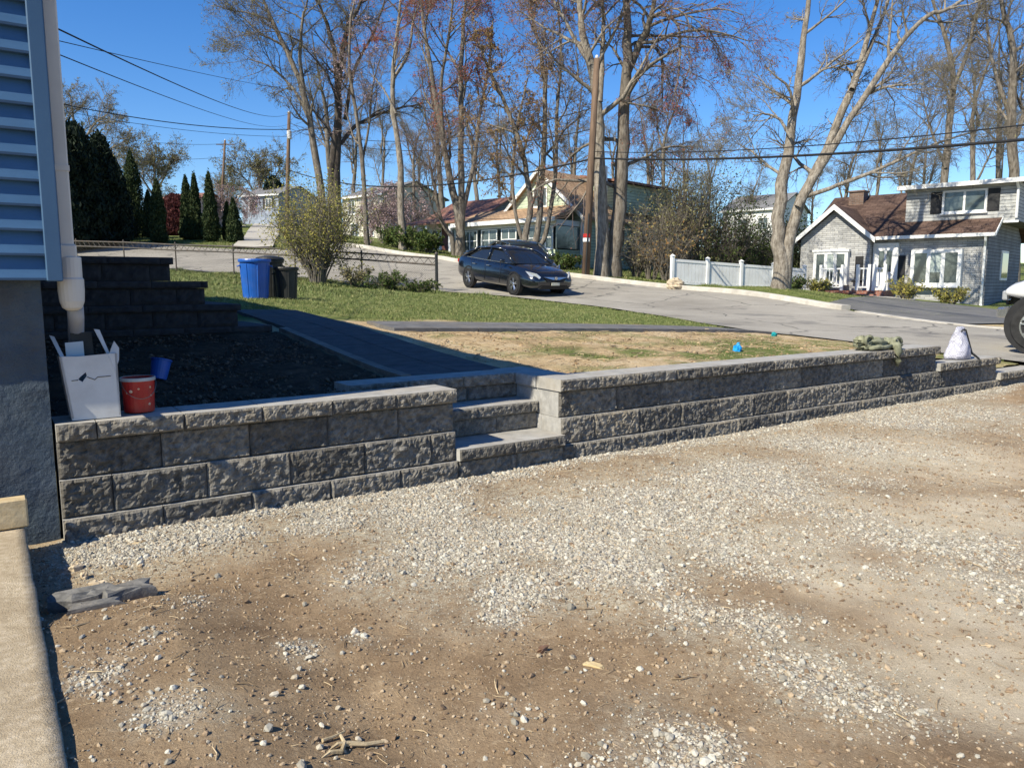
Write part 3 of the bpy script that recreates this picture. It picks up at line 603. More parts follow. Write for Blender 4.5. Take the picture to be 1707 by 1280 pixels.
def course(parent, ta, tb, z0, z1, sf, off, depth=.26, name='block', bulge=.03, w=BW, matl=None, cell=.0125):
    t = ta; k = math.floor((ta - off) / w) + 1
    while t < tb - 1e-4:
        e = off + k * w; k += 1
        if e - t < .07: continue
        if tb - e < .07: e = tb
        e = min(e, tb); _sd[0] += 1; rough_block(t, e, z0, z1, sf, depth, parent, _sd[0], bulge, name, matl, cell); t = e
def yard(name, label, cat, group=None): return thing(name, label, cat, P0, ROT, group)
lw = yard('retaining_wall', 'short grey split-face block wall joining the blue house foundation', 'wall')
course(lw, 0, 2.52, -.16, CT, -.068, 0); course(lw, 0, 2.52, CT, BT, -.034, .26); course(lw, 0, 2.52, BT, AT, 0, .02)
course(lw, 0, 2.53, AT, KT, -.046, .2, .33, 'cap_stone', .026, .46, M['cap'], .011)
rw = yard('retaining_wall', 'long grey split-face block wall from the steps to the street', 'wall')
course(rw, 3.50, 12.7, -.16, CT, -.068, 0.03); course(rw, 3.50, 10.95, CT, BT, -.034, .26); course(rw, 3.50, 9.40, BT, AT, 0, .02)
course(rw, 3.485, 9.42, AT, KT, -.046, .2, .33, 'cap_stone', .026, .46, M['cap'], .011)
course(rw, 9.40, 10.97, BT, BT + .1, -.08, .3, .33, 'cap_stone', .026, .46, M['cap'], .011)
course(rw, 10.95, 12.7, CT, CT + .1, -.112, .1, .33, 'cap_stone', .026, .46, M['cap'], .011)
# the return beside the steps
for (z0, z1, s0, s1, dt) in ((CT, BT, .228, .95, .0), (BT, AT, .262, .95, .004)):
    _sd[0] += 1; rough_block(s0, s1, z0, z1, 3.502 + dt, .24, rw, _sd[0], .006, matl=M['block'], face='t')
_sd[0] += 1; rough_block(.287, .95, AT, KT, 3.48, .33, rw, _sd[0], .006, 'cap_stone', M['cap'], face='t')
st = yard('block_steps', 'three block steps set in the gap of the retaining wall', 'steps')
course(st, 2.52, 3.50, -.16, CT, -.06, 3.05, name='block'); course(st, 2.515, 3.50, CT, .195, -.10, 3.0, .45, 'tread', .022, .52, M['cap'], .011)
course(st, 2.50, 3.51, .195, .335, .30, 3.1, .2, 'riser_block', .02); course(st, 2.50, 3.50, .335, .425, .268, 2.9, .36, 'tread', .022, .52, M['cap'], .011)
course(st, 2.0, 3.51, .425, .545, .60, 3.0, .2, 'riser_block', .02); course(st, 1.95, 3.475, .545, .637, .57, 2.95, .30, 'tread', .02, .5, M['cap'], .011)
# walkway of large pavers climbing from the steps towards the front stoop
wk = struct(bpy.data.objects.new('front_path', None)); COL.objects.link(wk)
def tilt_slab(par, t0, t1, s0, s1, th, matl, name, lift=.012, gap=.006):
    t0 += gap; t1 -= gap; s0 += gap; s1 -= gap; vs = []
    for z_ in (0, 1):
        for a, b_ in ((t0, s0), (t1, s0), (t1, s1), (t0, s1)):
            p = W(a, b_); vs.append((p[0], p[1], H(p[0], p[1]) + lift - (th if z_ == 0 else 0)))
    return MB().add(vs, [(3, 2, 1, 0), (4, 5, 6, 7), (0, 1, 5, 4), (1, 2, 6, 5), (2, 3, 7, 6), (3, 0, 4, 7)]).build(name, matl, par)
for i in range(9):
    for j in range(2): tilt_slab(wk, 2.66 + j * .46, 3.12 + j * .46, .9 + i * .62, 1.52 + i * .62, .08, M['paver'], 'paving_slab', .035)
for i in range(7): tilt_slab(wk, 2.54, 2.645, .9 + i * .45, 1.35 + i * .45, .12, M['edging'], 'edging_stone', .05, .004)
sp = struct(bpy.data.objects.new('side_path', None)); COL.objects.link(sp)
M['pathdark'] = mat('dark_paver', [(.10, .10, .105), (.16, .158, .16)], 5, .9, .4, 120, .004, dirt=((.22, .18, .13), 2, .35))
for i in range(12): tilt_slab(sp, 3.92 + i * .62, 4.54 + i * .62, 3.86, 4.28, .08, M['pathdark'], 'paving_slab', .045); tilt_slab(sp, 3.92 + i * .62, 4.54 + i * .62, 4.28, 4.70, .08, M['pathdark'], 'paving_slab', .045)
# front stoop in the shade: block stairs climbing to the house door
sw = yard('front_stoop', 'dark block stoop with stairs climbing towards the blue house', 'stairs')
M['capdark'] = mat('charcoal_cap', [(.04, .04, .043), (.065, .065, .068)], 8, .9, .4, 150, .004)  # stoop caps deepened likewise, shade included in their colour
zz0 = .62
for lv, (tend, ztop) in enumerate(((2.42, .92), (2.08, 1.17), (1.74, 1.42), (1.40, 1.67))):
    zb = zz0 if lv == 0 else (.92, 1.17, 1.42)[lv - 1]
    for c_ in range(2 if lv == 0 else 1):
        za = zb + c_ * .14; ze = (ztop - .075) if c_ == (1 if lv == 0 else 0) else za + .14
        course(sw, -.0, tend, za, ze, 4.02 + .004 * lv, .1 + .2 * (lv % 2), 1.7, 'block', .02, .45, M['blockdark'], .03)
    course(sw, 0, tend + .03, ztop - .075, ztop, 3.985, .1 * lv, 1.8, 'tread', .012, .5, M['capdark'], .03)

def wall_t(u, s=0.0):
    k = (u - 853.5) / F * 1.0; d = ray(u, 600); k = d[0] / d[1]
    return (k * (P0[1] + s * NN[1]) - P0[0] - s * NN[0]) / (D[0] - k * D[1])
# ------------------------------------------------------------------ blue house
bh = yard('blue_house', 'blue vinyl sided house on a grey painted foundation beside the wall', 'house')
SZ0 = 1.415
mb = MB(); g = 40
# foundation, parged and lumpy on its driveway face
nu, nz = 150, 46; U, V = np.meshgrid(np.linspace(-6.6, -.012, nu + 1), np.linspace(-.2, SZ0, nz + 1), indexing='ij')
dsp = (fbm(U * 5, V * 5, seed=91, oct=5) - .5) * .03 + np.where(V < .86 + .03 * fbm(U * 3, V * 0, seed=2), -.012, 0)
vs = np.stack([U, .012 + dsp, V], -1).reshape(-1, 3); i, j = np.meshgrid(np.arange(nu), np.arange(nz), indexing='ij'); n1 = nz + 1
fq = np.stack([i * n1 + j, (i + 1) * n1 + j, (i + 1) * n1 + j + 1, i * n1 + j + 1], -1).reshape(-1, 4)
np_mesh('foundation', vs, [fq], M['found'], bh, smooth=True)
MB().b2(-6.6, -.012, .05, 9.5, -.2, SZ0 + .02).build('foundation', M['found'], bh)
MB().b2(-6.58, -.03, .06, 9.45, SZ0 + .02, 4.0).build('wall', M['side'], bh)
bdh = .1265
for k in range(19):
    z = SZ0 + k * bdh; a = -.087; b_ = -.052
    MB().add([(-6.5, .06, z), (.014, .06, z), (.014, .06, z + bdh), (-6.5, .06, z + bdh), (-6.5, a, z), (.014, a, z), (.014, b_, z + bdh), (-6.5, b_, z + bdh), (-6.5, a - .004, z + .012), (.014, a - .004, z + .012)],
             [(0, 1, 5, 4), (4, 5, 9, 8), (8, 9, 6, 7), (7, 6, 2, 3), (1, 2, 6, 9, 5), (0, 4, 8, 7, 3)]).build('siding_board', M['side'], bh)
MB().cbox(.012, .088, -.097, .05, SZ0 - .006, 4.0, .006).build('corner_trim', M['sidetrim'], bh)
MB().cbox(.03, .086, .051, .12, SZ0 - .006, 4.0, .006).build('corner_trim', M['sidetrim'], bh)
for k in range(20):
    z = SZ0 + k * bdh; MB().b2(-.03, .06, .121, 9.4, z, z + bdh - .006).build('siding_board', M['side'], bh)
for sgn, nm in ((1, 'roof'),):
    rf_ = MB(); tt_ = [(.32, 3.86), (-3.3, 5.75), (-6.95, 3.86)]
    rf_.prism([(.32, -.34, 3.86), (-3.3, -.34, 5.75), (-6.95, -.34, 3.86), (-6.95, -.34, 4.0), (-3.3, -.34, 5.9), (.32, -.34, 4.0)], (0, 10.2, 0)).build('roof', mat('grey_shingle', [(.10, .10, .10), (.18, .175, .17)], 20, .9, .4, 60), bh)
MB().prism([(-.03, .05, 3.9), (-6.58, .05, 3.9), (-3.3, .05, 5.6)], (0, 9.3, 0)).build('gable', M['side'], bh)
MB().b2(.0, .30, -.30, 9.8, 3.81, 3.855).build('soffit', M['beige'], bh)
MB().b2(.30, .335, -.33, 9.85, 3.76, 3.93).build('fascia', M['beige'], bh)
MB().b2(.336, .43, -.33, 9.85, 3.82, 3.93).build('gutter', M['beige'], bh)
# downspout running into a plastic drain pipe
ds = MB(); ds.cbox(.092, .162, .035, .115, 1.58, 3.8, .008); dso = ds.build('downspout', M['beige'], bh)
for z_ in (2.0, 2.9): MB().b2(.088, .166, .03, .12, z_, z_ + .03).build('strap', M['beige'], dso)
MB().cbox(.084, .172, .025, .125, 1.53, 1.61, .008).build('collar', M['beige'], dso)
MB().lathe([(.05, 1.545), (.06, 1.54), (.06, 1.43), (.066, 1.42), (.066, 1.36), (.062, 1.30), (.05, 1.265), (.03, 1.25)], 20, (.135, .075, 0)).build('pipe_adapter', M['beige'], dso, smooth=False)
MB().tube([(.15, .10, 1.27), (.155, .16, 1.2), (.16, .27, 1.12), (.16, .285, 1.05), (.16, .285, .55)], .042, 14).build('drain_pipe', mat('grey_pipe', [(.30, .30, .31), (.4, .4, .41)], 4, .6), dso, smooth=True)

MB().tube([(-.30, .02, 1.37), (-.30, -.31, 1.37), (-.30, -.33, 1.34)], .034, 10).build('shadow_rod', M['beige'], bh)  # unseen rod, added to cast the diagonal shadow on the short wall
# concrete pad in front of the house and the timber offcut on it
e1 = pz(37, 866, .13); e2 = pz(116, 1275, .13); ta, sa = TS(e1[0], e1[1]); tb, sb = TS(e2[0], e2[1]); te = (ta + tb) / 2
nx, ny = 60, 110; U, V = np.meshgrid(np.linspace(0, 1, nx + 1), np.linspace(0, 1, ny + 1), indexing='ij')
sl = np.linspace(-4.6, -.10, ny + 1); edge = te + (fbm(sl * 6, sl * 0, seed=12, oct=4) - .5) * .008 + (fbm(sl * 30, sl * 0, seed=13, oct=3) - .5) * .006
Tt = -3.0 + U * (edge[None, :] + 3.0); Ss = np.broadcast_to(sl[None, :], Tt.shape); Zz = .13 + (fbm(Tt * 4, Ss * 4, seed=21, oct=4) - .5) * .014 - 0
P = [P0[0] + Tt * D[0] + Ss * NN[0], P0[1] + Tt * D[1] + Ss * NN[1]]; top = np.stack([P[0], P[1], Zz], -1)
V_ = top.reshape(-1, 3); n1 = ny + 1; i, j = np.meshgrid(np.arange(nx), np.arange(ny), indexing='ij')
q1 = np.stack([i * n1 + j, (i + 1) * n1 + j, (i + 1) * n1 + j + 1, i * n1 + j + 1], -1).reshape(-1, 4)
side = top[-1].copy(); side[:, 2] = -.1; endc = top[:, -1].copy(); endc[:, 2] = -.1; b0 = len(V_); V_ = np.concatenate([V_, side, endc])
jj = np.arange(ny); q2 = np.stack([nx * n1 + jj, b0 + jj, b0 + jj + 1, nx * n1 + jj + 1], -1); b1 = b0 + ny + 1; ii = np.arange(nx); q3 = np.stack([ii * n1 + ny, (ii + 1) * n1 + ny, b1 + ii + 1, b1 + ii], -1)
pad = np_mesh('concrete_pad', V_, [q1, q2, q3], M['slab'], smooth=False); tag(pad, 'sandy concrete pad edge in front of the blue house foundation', 'slab')
tb_ = yard('timber_offcut', 'pale timber offcut lying on the concrete pad against the foundation', 'timber')
c_ = TS(*pz(24, 860, .14)[:2]); MB().cbox(wall_t(25, -.17) - .5, wall_t(25, -.17), -.20, -.115, .137, .29, .008).build('timber', M['wood'], tb_)

# ------------------------------------------------------------------ small things on and round the walls
# white foam-lined box, split flaps, hole and cracks
bx_ = yard('foam_box', 'tall white open box with torn flaps standing on the wall cap', 'box')
t0, t1, s0, s1, z0, z1 = .09, .335, .035, .22, KT + .003, 1.005; lean = -.03
def bp(t, s, z): return (t + lean * (z - z0) / (z1 - z0) * 1.35 * (t1 - t) / (t1 - t0), s + .01 * (z - z0), z)
fr = MB()
def panel(mb, pts, th, nrm):
    a = [Vector(p) for p in pts]; nv = Vector(nrm) * th; mb.prism(a, nv)
# front panel built round its ragged hole
hx0, hx1, hz0, hz1 = .158, .194, .855, .905
Pm = [[(t0, z0), (t1, z0), (t1, hz0), (hx0 + .012, hz0 - .004)], [(t0, z0), (hx0 + .012, hz0 - .004), (hx0 - .006, hz0 + .012), (t0, hz0 + .01)], [(t0, hz0 + .01), (hx0 - .006, hz0 + .012), (hx0 + .004, hz1 - .025), (hx1 - .004, hz1), (hx1 - .02, z1 - .01), (t0, z1 - .006)],
      [(hx0 + .012, hz0 - .004), (t1, hz0), (t1, z1), (hx1 - .02, z1 - .01), (hx1 - .004, hz1), (hx1, hz0 + .03)]]
for pl in Pm: panel(fr, [bp(a, s0, b_) for a, b_ in pl], .012, (0, 1, 0))
fr.build('front_panel', M['cardboard'], bx_)
MB().tube([bp(.122, s0 - .0015, .862), bp(.152, s0 - .0015, .864)], .0022, 4).build('crack', M['black'], bx_); MB().tube([bp(.194, s0 - .0015, .878), bp(.226, s0 - .0015, .86), bp(.24, s0 - .0015, .874), bp(.30, s0 - .0015, .876)], .0022, 4).build('crack', M['soil'], bx_)
for pts, nrm in (([(t1, s0, z0), (t1, s1, z0), (t1, s1, z1 - .02), (t1, s0, z1)], (-1, 0, 0)), ([(t0, s0, z0), (t0, s1, z0), (t0, s1, z1 - .02), (t0, s0, z1 - .006)], (1, 0, 0)), ([(t0, s1, z0), (t1, s1, z0), (t1, s1, z1 - .02), (t0, s1, z1 - .02)], (0, -1, 0)), ([(t0, s0, z0), (t1, s0, z0), (t1, s1, z0), (t0, s1, z0)], (0, 0, 1))):
    mb = MB(); panel(mb, [bp(*p) for p in pts], .011, nrm); mb.build('panel', M['cardboard'], bx_)
mb = MB(); panel(mb, [(_a - .03, _b + .035, _c) for _a, _b, _c in [(.318, .03, 1.0), (.336, .03, .99), (.296, .09, 1.135), (.268, .09, 1.14)]], .02, (0, 1, 0)); mb.build('flap', M['cardboard'], bx_)
mb = MB(); panel(mb, [(_a - .03, _b + .035, _c) for _a, _b, _c in [(.322, .0, .985), (.352, .0, .90), (.378, .03, .965), (.385, .05, 1.03), (.362, .05, 1.07), (.34, .02, 1.03)]], .016, (0, 1, 0)); mb.build('flap', M['cardboard'], bx_)
mb = MB(); panel(mb, [(_a - .03, _b + .035, _c) for _a, _b, _c in [(.085, .02, 1.0), (.11, .02, .985), (.075, .16, 1.10), (.05, .15, 1.11)]], .01, (0, 1, 0)); mb.build('flap', M['cardboard'], bx_)
mb = MB(); panel(mb, [(_a - .03, _b + .035, _c) for _a, _b, _c in [(.125, .12, .90), (.215, .12, .90), (.213, .13, 1.07), (.122, .13, 1.065)]], .02, (0, 1, 0)); mb.build('foam_insert', mat('pale_foam', [(.55, .6, .62), (.68, .72, .73)], 4, .8), bx_)
mb = MB(); panel(mb, [(_a - .03, _b + .035, _c) for _a, _b, _c in [(.15, .17, .95), (.27, .17, .95), (.262, .18, 1.12), (.155, .18, 1.115)]], .01, (0, 1, 0)); mb.build('dark_insert', M['black'], bx_)
# red bucket
M['splash'] = mat('paint_drip', [(.6, .35, .2), (.7, .5, .35)], 20, .6)
rbk = thing('red_bucket', 'small paint-splashed red bucket standing beside the white box', 'bucket', W(.455, .178, KT + .003), ROT)
MB().lathe([(.078, 0), (.084, .004), (.0905, .19), (.095, .192), (.095, .205), (.088, .206), (.082, .02), (.0, .018)], 28, cap1=False).build('body', M['red'], rbk, smooth=False)
MB().lathe([(.0962, .188), (.0975, .19), (.0975, .207), (.093, .2085), (.0925, .2)], 28, cap0=False, cap1=False).build('rim', mat('grey_rim', [(.3, .32, .32), (.42, .44, .44)], 8, .5), rbk)
for a, z, r_ in ((-2.2, .13, .011), (-1.7, .145, .007), (-2.5, .12, .006), (-1.0, .05, .009), (-.9, .15, .008), (-.85, .1, .007)):
    x, y = .0895 * math.cos(a), .0895 * math.sin(a); o = MB().lathe([(r_, 0), (r_ * .6, .003), (0.001, .004)], 8).build('paint_splash', M['splash'], rbk)
    o.location = (x * (.93 + .07 * z / .19), y * (.93 + .07 * z / .19), z); o.rotation_euler = Vector((math.cos(a), math.sin(a), -.05)).to_track_quat('Z', 'Y').to_euler()
hp = [(.095 * math.cos(a), -.02 - .03 * math.sin(a), .19 - .10 * math.sin(a)) for a in np.linspace(0, math.pi, 14)]; MB().tube([(x, -abs(y) - .075 * math.sin(i / 13 * math.pi), z) for i, (x, y, z) in enumerate(hp)], .002, 5).build('handle', M['steel'], rbk)
# tipped blue pail on the bed
q_ = pz(264, 634, .64); bp_ = thing('blue_pail', 'little blue plastic pail tipped over on the dark soil bed', 'pail', (q_[0], q_[1], H(q_[0], q_[1]) + .075), ROT)
MB().lathe([(.055, 0), (.06, .004), (.074, .15), (.08, .152), (.08, .162), (.072, .162), (.055, .012), (.0, .01)], 22, cap1=False).build('body', M['blue'], bp_); bp_.children[0].rotation_euler = (math.radians(-12), math.radians(14), 0); bp_.children[0].location = (0, 0, -.065)
MB().tube([(.082 * math.cos(a), .082 * math.sin(a) * .4 - .03, .15 + .03 * math.sin(a)) for a in np.linspace(0, math.pi, 10)], .002, 4).build('handle', M['black'], bp_)
# olive cloth bundle thrown over the cap
tc = wall_t(1463, .08); oc = thing('olive_work_trousers', 'crumpled olive cloth bundle thrown over the long wall cap', 'cloth', W(tc, .1, KT), ROT)
def crumple(mb, ctr, rad, seed, nu=26, nv=16, amp=.35):
    vs = []
    for i in range(nv + 1):
        th = math.pi * i / nv
        for k in range(nu):
            ph = 2 * math.pi * k / nu; d = np.array([math.sin(th) * math.cos(ph), math.sin(th) * math.sin(ph), math.cos(th)])
            nse = float(1 - 2 * abs(fbm(d[0] * 2.2 + seed, d[1] * 2.2, d[2] * 2.2, seed=seed, oct=3) - .5) * 2); k_ = 1 + amp * (nse - .6); p = d * k_ * np.array(rad) + np.array(ctr); p[2] = max(p[2], ctr[2] - rad[2] * .75); vs.append(p)
    fs = [(i * nu + k, i * nu + (k + 1) % nu, (i + 1) * nu + (k + 1) % nu, (i + 1) * nu + k) for i in range(nv) for k in range(nu)]; mb.add(vs, fs); return mb
crumple(MB(), (-.10, .02, .062), (.24, .12, .08), 3, amp=.7).build('folds', M['olive'], oc, smooth=True)
crumple(MB(), (-.24, .03, .11), (.09, .08, .06), 5, amp=.8).build('folds', M['olive'], oc, smooth=True)
crumple(MB(), (.20, -.03, .055), (.13, .12, .07), 7, amp=.8).build('folds', M['olive'], oc, smooth=True)
rl = MB(); rl.tube([(.10, -.10, .07), (.13, -.165, .05), (.15, -.185, -.03), (.14, -.18, -.12), (.15, -.175, -.19)], [.04, .05, .048, .045, .012], 10); rl.build('hanging_leg', M['olive'], oc, smooth=True)
rl = MB(); rl.tube([(.20 + .085 * math.cos(a), -.13 + .0 * a, .075 + .06 * math.sin(a)) for a in np.linspace(-.6, 4.6, 16)], .021, 8); rl.build('loop', M['olive'], oc, smooth=True)
rl = MB(); rl.tube([(-.27 + .07 * math.cos(a), -.06, .12 + .05 * math.sin(a)) for a in np.linspace(-.3, 5.2, 16)], .018, 8); rl.build('loop', M['olive'], oc, smooth=True)
rl = MB(); rl.tube([(-.3, -.09, .03), (-.18, -.12, .045), (-.05, -.11, .03), (.08, -.13, .05)], [.02, .028, .026, .02], 8); rl.build('fold', M['olive'], oc, smooth=True)
# grey patterned bag on the lower cap
tc = wall_t(1593, .1); gb = thing('grey_bag', 'grey patterned cloth bag slumped on the lowered end cap', 'bag', W(tc, .09, BT + .1), ROT)
m, nt, Nd, L, b = _mk('patterned_cloth'); co = _coord(nt, 'obj'); ck = Nd.new('ShaderNodeTexChecker'); ck.inputs['Scale'].default_value = 45; L.new(co, ck.inputs[0]); ck.inputs[1].default_value = (.50, .50, .58, 1); ck.inputs[2].default_value = (.25, .25, .31, 1)
L.new(_mix(nt, .4, ck.outputs[0], _ramp(nt, _noise(nt, co, 12, 5), [(.3, .3, .36), (.6, .6, .66)])), b.inputs['Base Color']); b.inputs['Roughness'].default_value = .9; M['bag'] = m
rings = []
for i, (z, rx, ry, cx) in enumerate(((0, .10, .08, 0), (.012, .185, .12, 0), (.06, .18, .125, 0), (.13, .155, .115, .015), (.22, .13, .09, .025), (.31, .115, .065, .03), (.37, .10, .04, .03), (.41, .085, .025, .03), (.42, .06, .01, .03))):
    rings.append([(cx + rx * (1 + .42 * (float(fbm(3 * math.cos(a) + 5, 3 * math.sin(a), z * 9, seed=4)) - .5) * 2) * math.copysign(abs(math.cos(a)) ** .8, math.cos(a)), ry * (1 + .5 * (float(fbm(3 * math.cos(a), 3 * math.sin(a) + 9, z * 9, seed=6)) - .5) * 2) * math.copysign(abs(math.sin(a)) ** .8, math.sin(a)), z) for a in np.linspace(0, 2 * math.pi, 28, endpoint=False)])
MB().loft(rings).build('body', M['bag'], gb, smooth=True)
MB().tube([(-.03, -.045, .36), (-.01, -.06, .385), (.03, -.06, .39), (.06, -.045, .37)], .009, 6).build('handle_slot', M['black'], gb)
MB().tube([(.12, -.03, .38), (.16, -.05, .25), (.19, -.09, .08), (.22, -.17, .01), (.235, -.19, -.05)], [.012, .016, .018, .014, .01], 6).build('strap', M['black'], gb)
# small litter on the bare soil
def small(name, u, v, z, label, cat): q = pz(u, v, z); return thing(name, label, cat, (q[0], q[1], H(q[0], q[1]) + .005), .4)
q = gpx(1229, 9.0); o = thing('blue_bag', 'crumpled bright blue plastic bag on bare soil behind the long wall', 'bag', px(1229, 592, 9.3), ROT); crumple(MB(), (0, 0, .06), (.055, .05, .07), 12, 18, 12, .5).build('body', M['cyan'], o); MB().tube([(0, 0, .11), (.02, .01, .145), (.045, .0, .15)], [.02, .014, .004], 6).build('twisted_top', M['cyan'], o)
o = thing('teal_wrapper', 'scrap of teal plastic lying on the soil near the street', 'litter', px(1290, 561, 13.0), .3); crumple(MB(), (0, 0, .03), (.05, .04, .04), 14, 12, 8, .6).build('body', mat('teal_plastic', [(.0, .2, .22), (.01, .3, .32)], 9, .5), o)
o = thing('wooden_stake', 'short pale wooden stake at the end of the narrow path', 'stake', px(1178, 556, 12.9), .3); MB().cbox(-.03, .03, -.02, .02, -.1, .08, .004).build('stake', M['wood'], o)
# slate pieces, stones, sticks and a leaf on the driveway
def gz(u, v): q = pz(u, v, 0.0); t, s = TS(q[0], q[1]); return np.array([q[0], q[1], float(dz(t, s))])
def slab_stone(name, label, u, v, a, b_, h, rz, seed, matl, group=None):
    q = gz(u, v); o_ = MB(); r = random.Random(seed); n = 11
    rr = [1 + r.uniform(-.26, .2) for _ in range(n)]; sq = lambda c: math.copysign(abs(c) ** .6, c)
    rings = [[(a * k * sq(math.cos(6.283 * i / n)) * rr[i] + r.uniform(-.01, .01), b_ * k * sq(math.sin(6.283 * i / n)) * rr[i], z + r.uniform(-.12, .12) * h) for i in range(n)] for k, z in ((.9, -.02), (1, h * .4), (.97, h * .85), (.86, h), (.45, h * 1.04))]
    o_.loft(rings); o = o_.build(name, matl); o.location = tuple(q); o.rotation_euler = (r.uniform(-.06, .06), r.uniform(-.06, .06), rz); tag(o, label, 'stone', group); return o
slab_stone('slate_piece', 'dark slate slab with a square end lying on dirt near the pad', 214, 1006, .105, .06, .062, ROT + .05, 1, M['slate'])
slab_stone('slate_piece', 'longer dark slate slab lying between the pad and the square slate', 136, 1014, .115, .062, .065, ROT - .08, 2, M['slate'])
slab_stone('slate_piece', 'thin grey slate flake lying below the two dark slabs', 155, 1034, .11, .036, .03, ROT - .05, 3, M['slate'])
M['tanstone'] = mat('tan_stone', [(.40, .32, .22), (.54, .45, .33)], 20, .9, .4, 60)
for k, (u, v, a, lb) in enumerate(((163, 975, .035, 'pale tan stone on dirt above the slate slabs'), (128, 940, .03, 'pinkish stone beside the dark gap at the house foundation'), (140, 957, .022, 'small buff stone between the slate and the foundation gap'))):
    slab_stone('stone', lb, u, v, a, a * .8, a * 1.0, k, 10 + k, M['tanstone'])
o = slab_stone('dry_leaf', 'single pale yellow dry leaf lying on the brown dirt', 990, 1097, .042, .018, .006, -.5, 31, mat('dry_leaf', [(.5, .38, .2), (.62, .5, .3)], 20, .8)); o['category'] = 'leaf'
o = slab_stone('dry_leaf', 'curled dark brown leaf standing up on the dirt', 905, 1075, .02, .012, .022, .7, 32, mat('brown_leaf', [(.13, .07, .04), (.2, .12, .08)], 20, .8)); o['category'] = 'leaf'
M['stick'] = mat('dry_stick', [(.34, .26, .15), (.52, .42, .27)], 12, .9, .3, 60)
def stick(pts, r0, lb, split=False):
    P_ = [gz(u, v) + np.array([0, 0, .008 + k * .004]) for k, (u, v) in enumerate(pts)]; c0 = P_[0]; o = thing('dry_stick', lb, 'stick', c0)
    MB().tube([p - c0 for p in P_], [r0 * f for f in np.linspace(1, .55, len(P_))], 6).build('stem', M['stick'], o)
    if split:
        e = P_[0] - c0; MB().tube([e, e + np.array([-.03, -.02, .012]), e + np.array([-.055, -.05, .006])], [r0, r0 * .7, .001], 5).build('splinter', M['stick'], o)
stick([(582, 1246), (610, 1241), (640, 1231)], .009, 'split pale stick lying across the dirt beside broken splinters', True)
stick([(538, 1248), (556, 1238), (575, 1226)], .006, 'thinner dry stick pointing away from the split stick')
stick([(570, 1262), (575, 1248), (568, 1234)], .008, 'stubby broken wood end standing by the split stick', True)
stick([(150, 1172), (175, 1173)], .003, 'short whitish straw stick near the concrete pad')
stick([(1495, 1182), (1515, 1195)], .003, 'tiny pale stick on dirt beside the lower gravel patch')
# fallen leaves and twig tuft at the foundation corner
for k, (u, v, lb) in enumerate(((225, 902, 'dead brown leaf in the gravel under the short wall'), (240, 899, 'dead leaf touching another under the short wall'), (205, 940, 'dead brown leaf on dirt near the pale stones'), (330, 955, 'dead brown leaf alone on orange dirt below the gravel'))):
    o = slab_stone('dead_leaf', lb, u, v, .022, .012, .008, k * 1.3, 40 + k, M['straw']); o['category'] = 'leaf'
MB().tube([W(.22, 4.75, 3.5) - P0, W(.22, 4.75, 4.75) - P0], .03, 8).build('x', M['steel']) if False else None
MB().tube([(.36, 4.9, 3.4), (.36, 4.9, 4.62)], .03, 8).build('service_mast', M['steel'], bh)
# ------------------------------------------------------------------ vehicles
M['navy'] = glossy('dark_navy_paint', (.006, .008, .013), .2, .0, 1.0, .5)
M['whitepaint'] = glossy('white_car_paint', (.72, .72, .72), .25, 0, 1.0)
M['carglass'] = glossy('car_glass', (.012, .014, .016), .04, 0, 0, .8)
M['chrome'] = glossy('bright_metal', (.55, .56, .58), .22, .9)
M['lampglass'] = glossy('lamp_glass', (.45, .47, .5), .1, .3, .6)
M['plate'] = mat('number_plate', [(.55, .52, .40), (.65, .62, .5)], 20, .5)
M['dkplastic'] = mat('dark_trim', [(.012, .012, .013), (.02, .02, .021)], 9, .6)
M['darkgrey'] = glossy('dark_green_paint', (.02, .028, .026), .25, 0, 1.0)
def wheel(par, x, y, r, w, sgn, spokes=5):
    o = MB().lathe([(r * .62, -w / 2), (r * .94, -w / 2), (r, -w / 2 + .03), (r, w / 2 - .03), (r * .94, w / 2), (r * .66, w / 2)], 32, (x, y, r), 'Y', False, False).build('wheel', M['rubber'], par, smooth=False)
    mb = MB(); yo = y + sgn * w * .38; mb.lathe([(r * .66, -.02), (r * .66, .03), (r * .60, .03), (r * .60, -.02)], 32, (x, yo, r), 'Y', False, False)
    for k in range(spokes):
        for off in (-.13, .13):
            a = 2 * math.pi * k / spokes + .3; a0, a1 = a + off * .9, a + off * 1.2
            p0 = (x + r * .10 * math.cos(a0), yo, r + r * .10 * math.sin(a0)); p1 = (x + r * .63 * math.cos(a1), yo + sgn * .015, r + r * .63 * math.sin(a1)); mb.tube([p0, p1], [r * .065, r * .055], 5)
    mb.lathe([(r * .16, -.025), (r * .16, .02), (r * .1, .032), (.001, .034)] if sgn > 0 else [(r * .16, .025), (r * .16, -.02), (r * .1, -.032), (.001, -.034)], 16, (x, yo, r), 'Y')
    mb.build('rim', M['chrome'], o); MB().lathe([(r * .64, 0), (.001, .0)], 28, (x, y + sgn * w * .12, r), 'Y').build('brake_disc', M['dkplastic'], o); return o
def body_ring(x, zb, zt, w0, w1, wt, crown=.03):
    h = zt - zb; half = [(0, zb), (w0 * .6, zb), (w0, zb + .03), (w1 * .99, zb + h * .22), (w1, zb + h * .5), (w1 * .985, zb + h * .72), (wt, zt - .035), (wt * .86, zt), (wt * .45, zt + crown), (0, zt + crown * 1.1)]
    return [(x, -a, b) for a, b in half] + [(x, a, b) for a, b in half[-2:0:-1]]
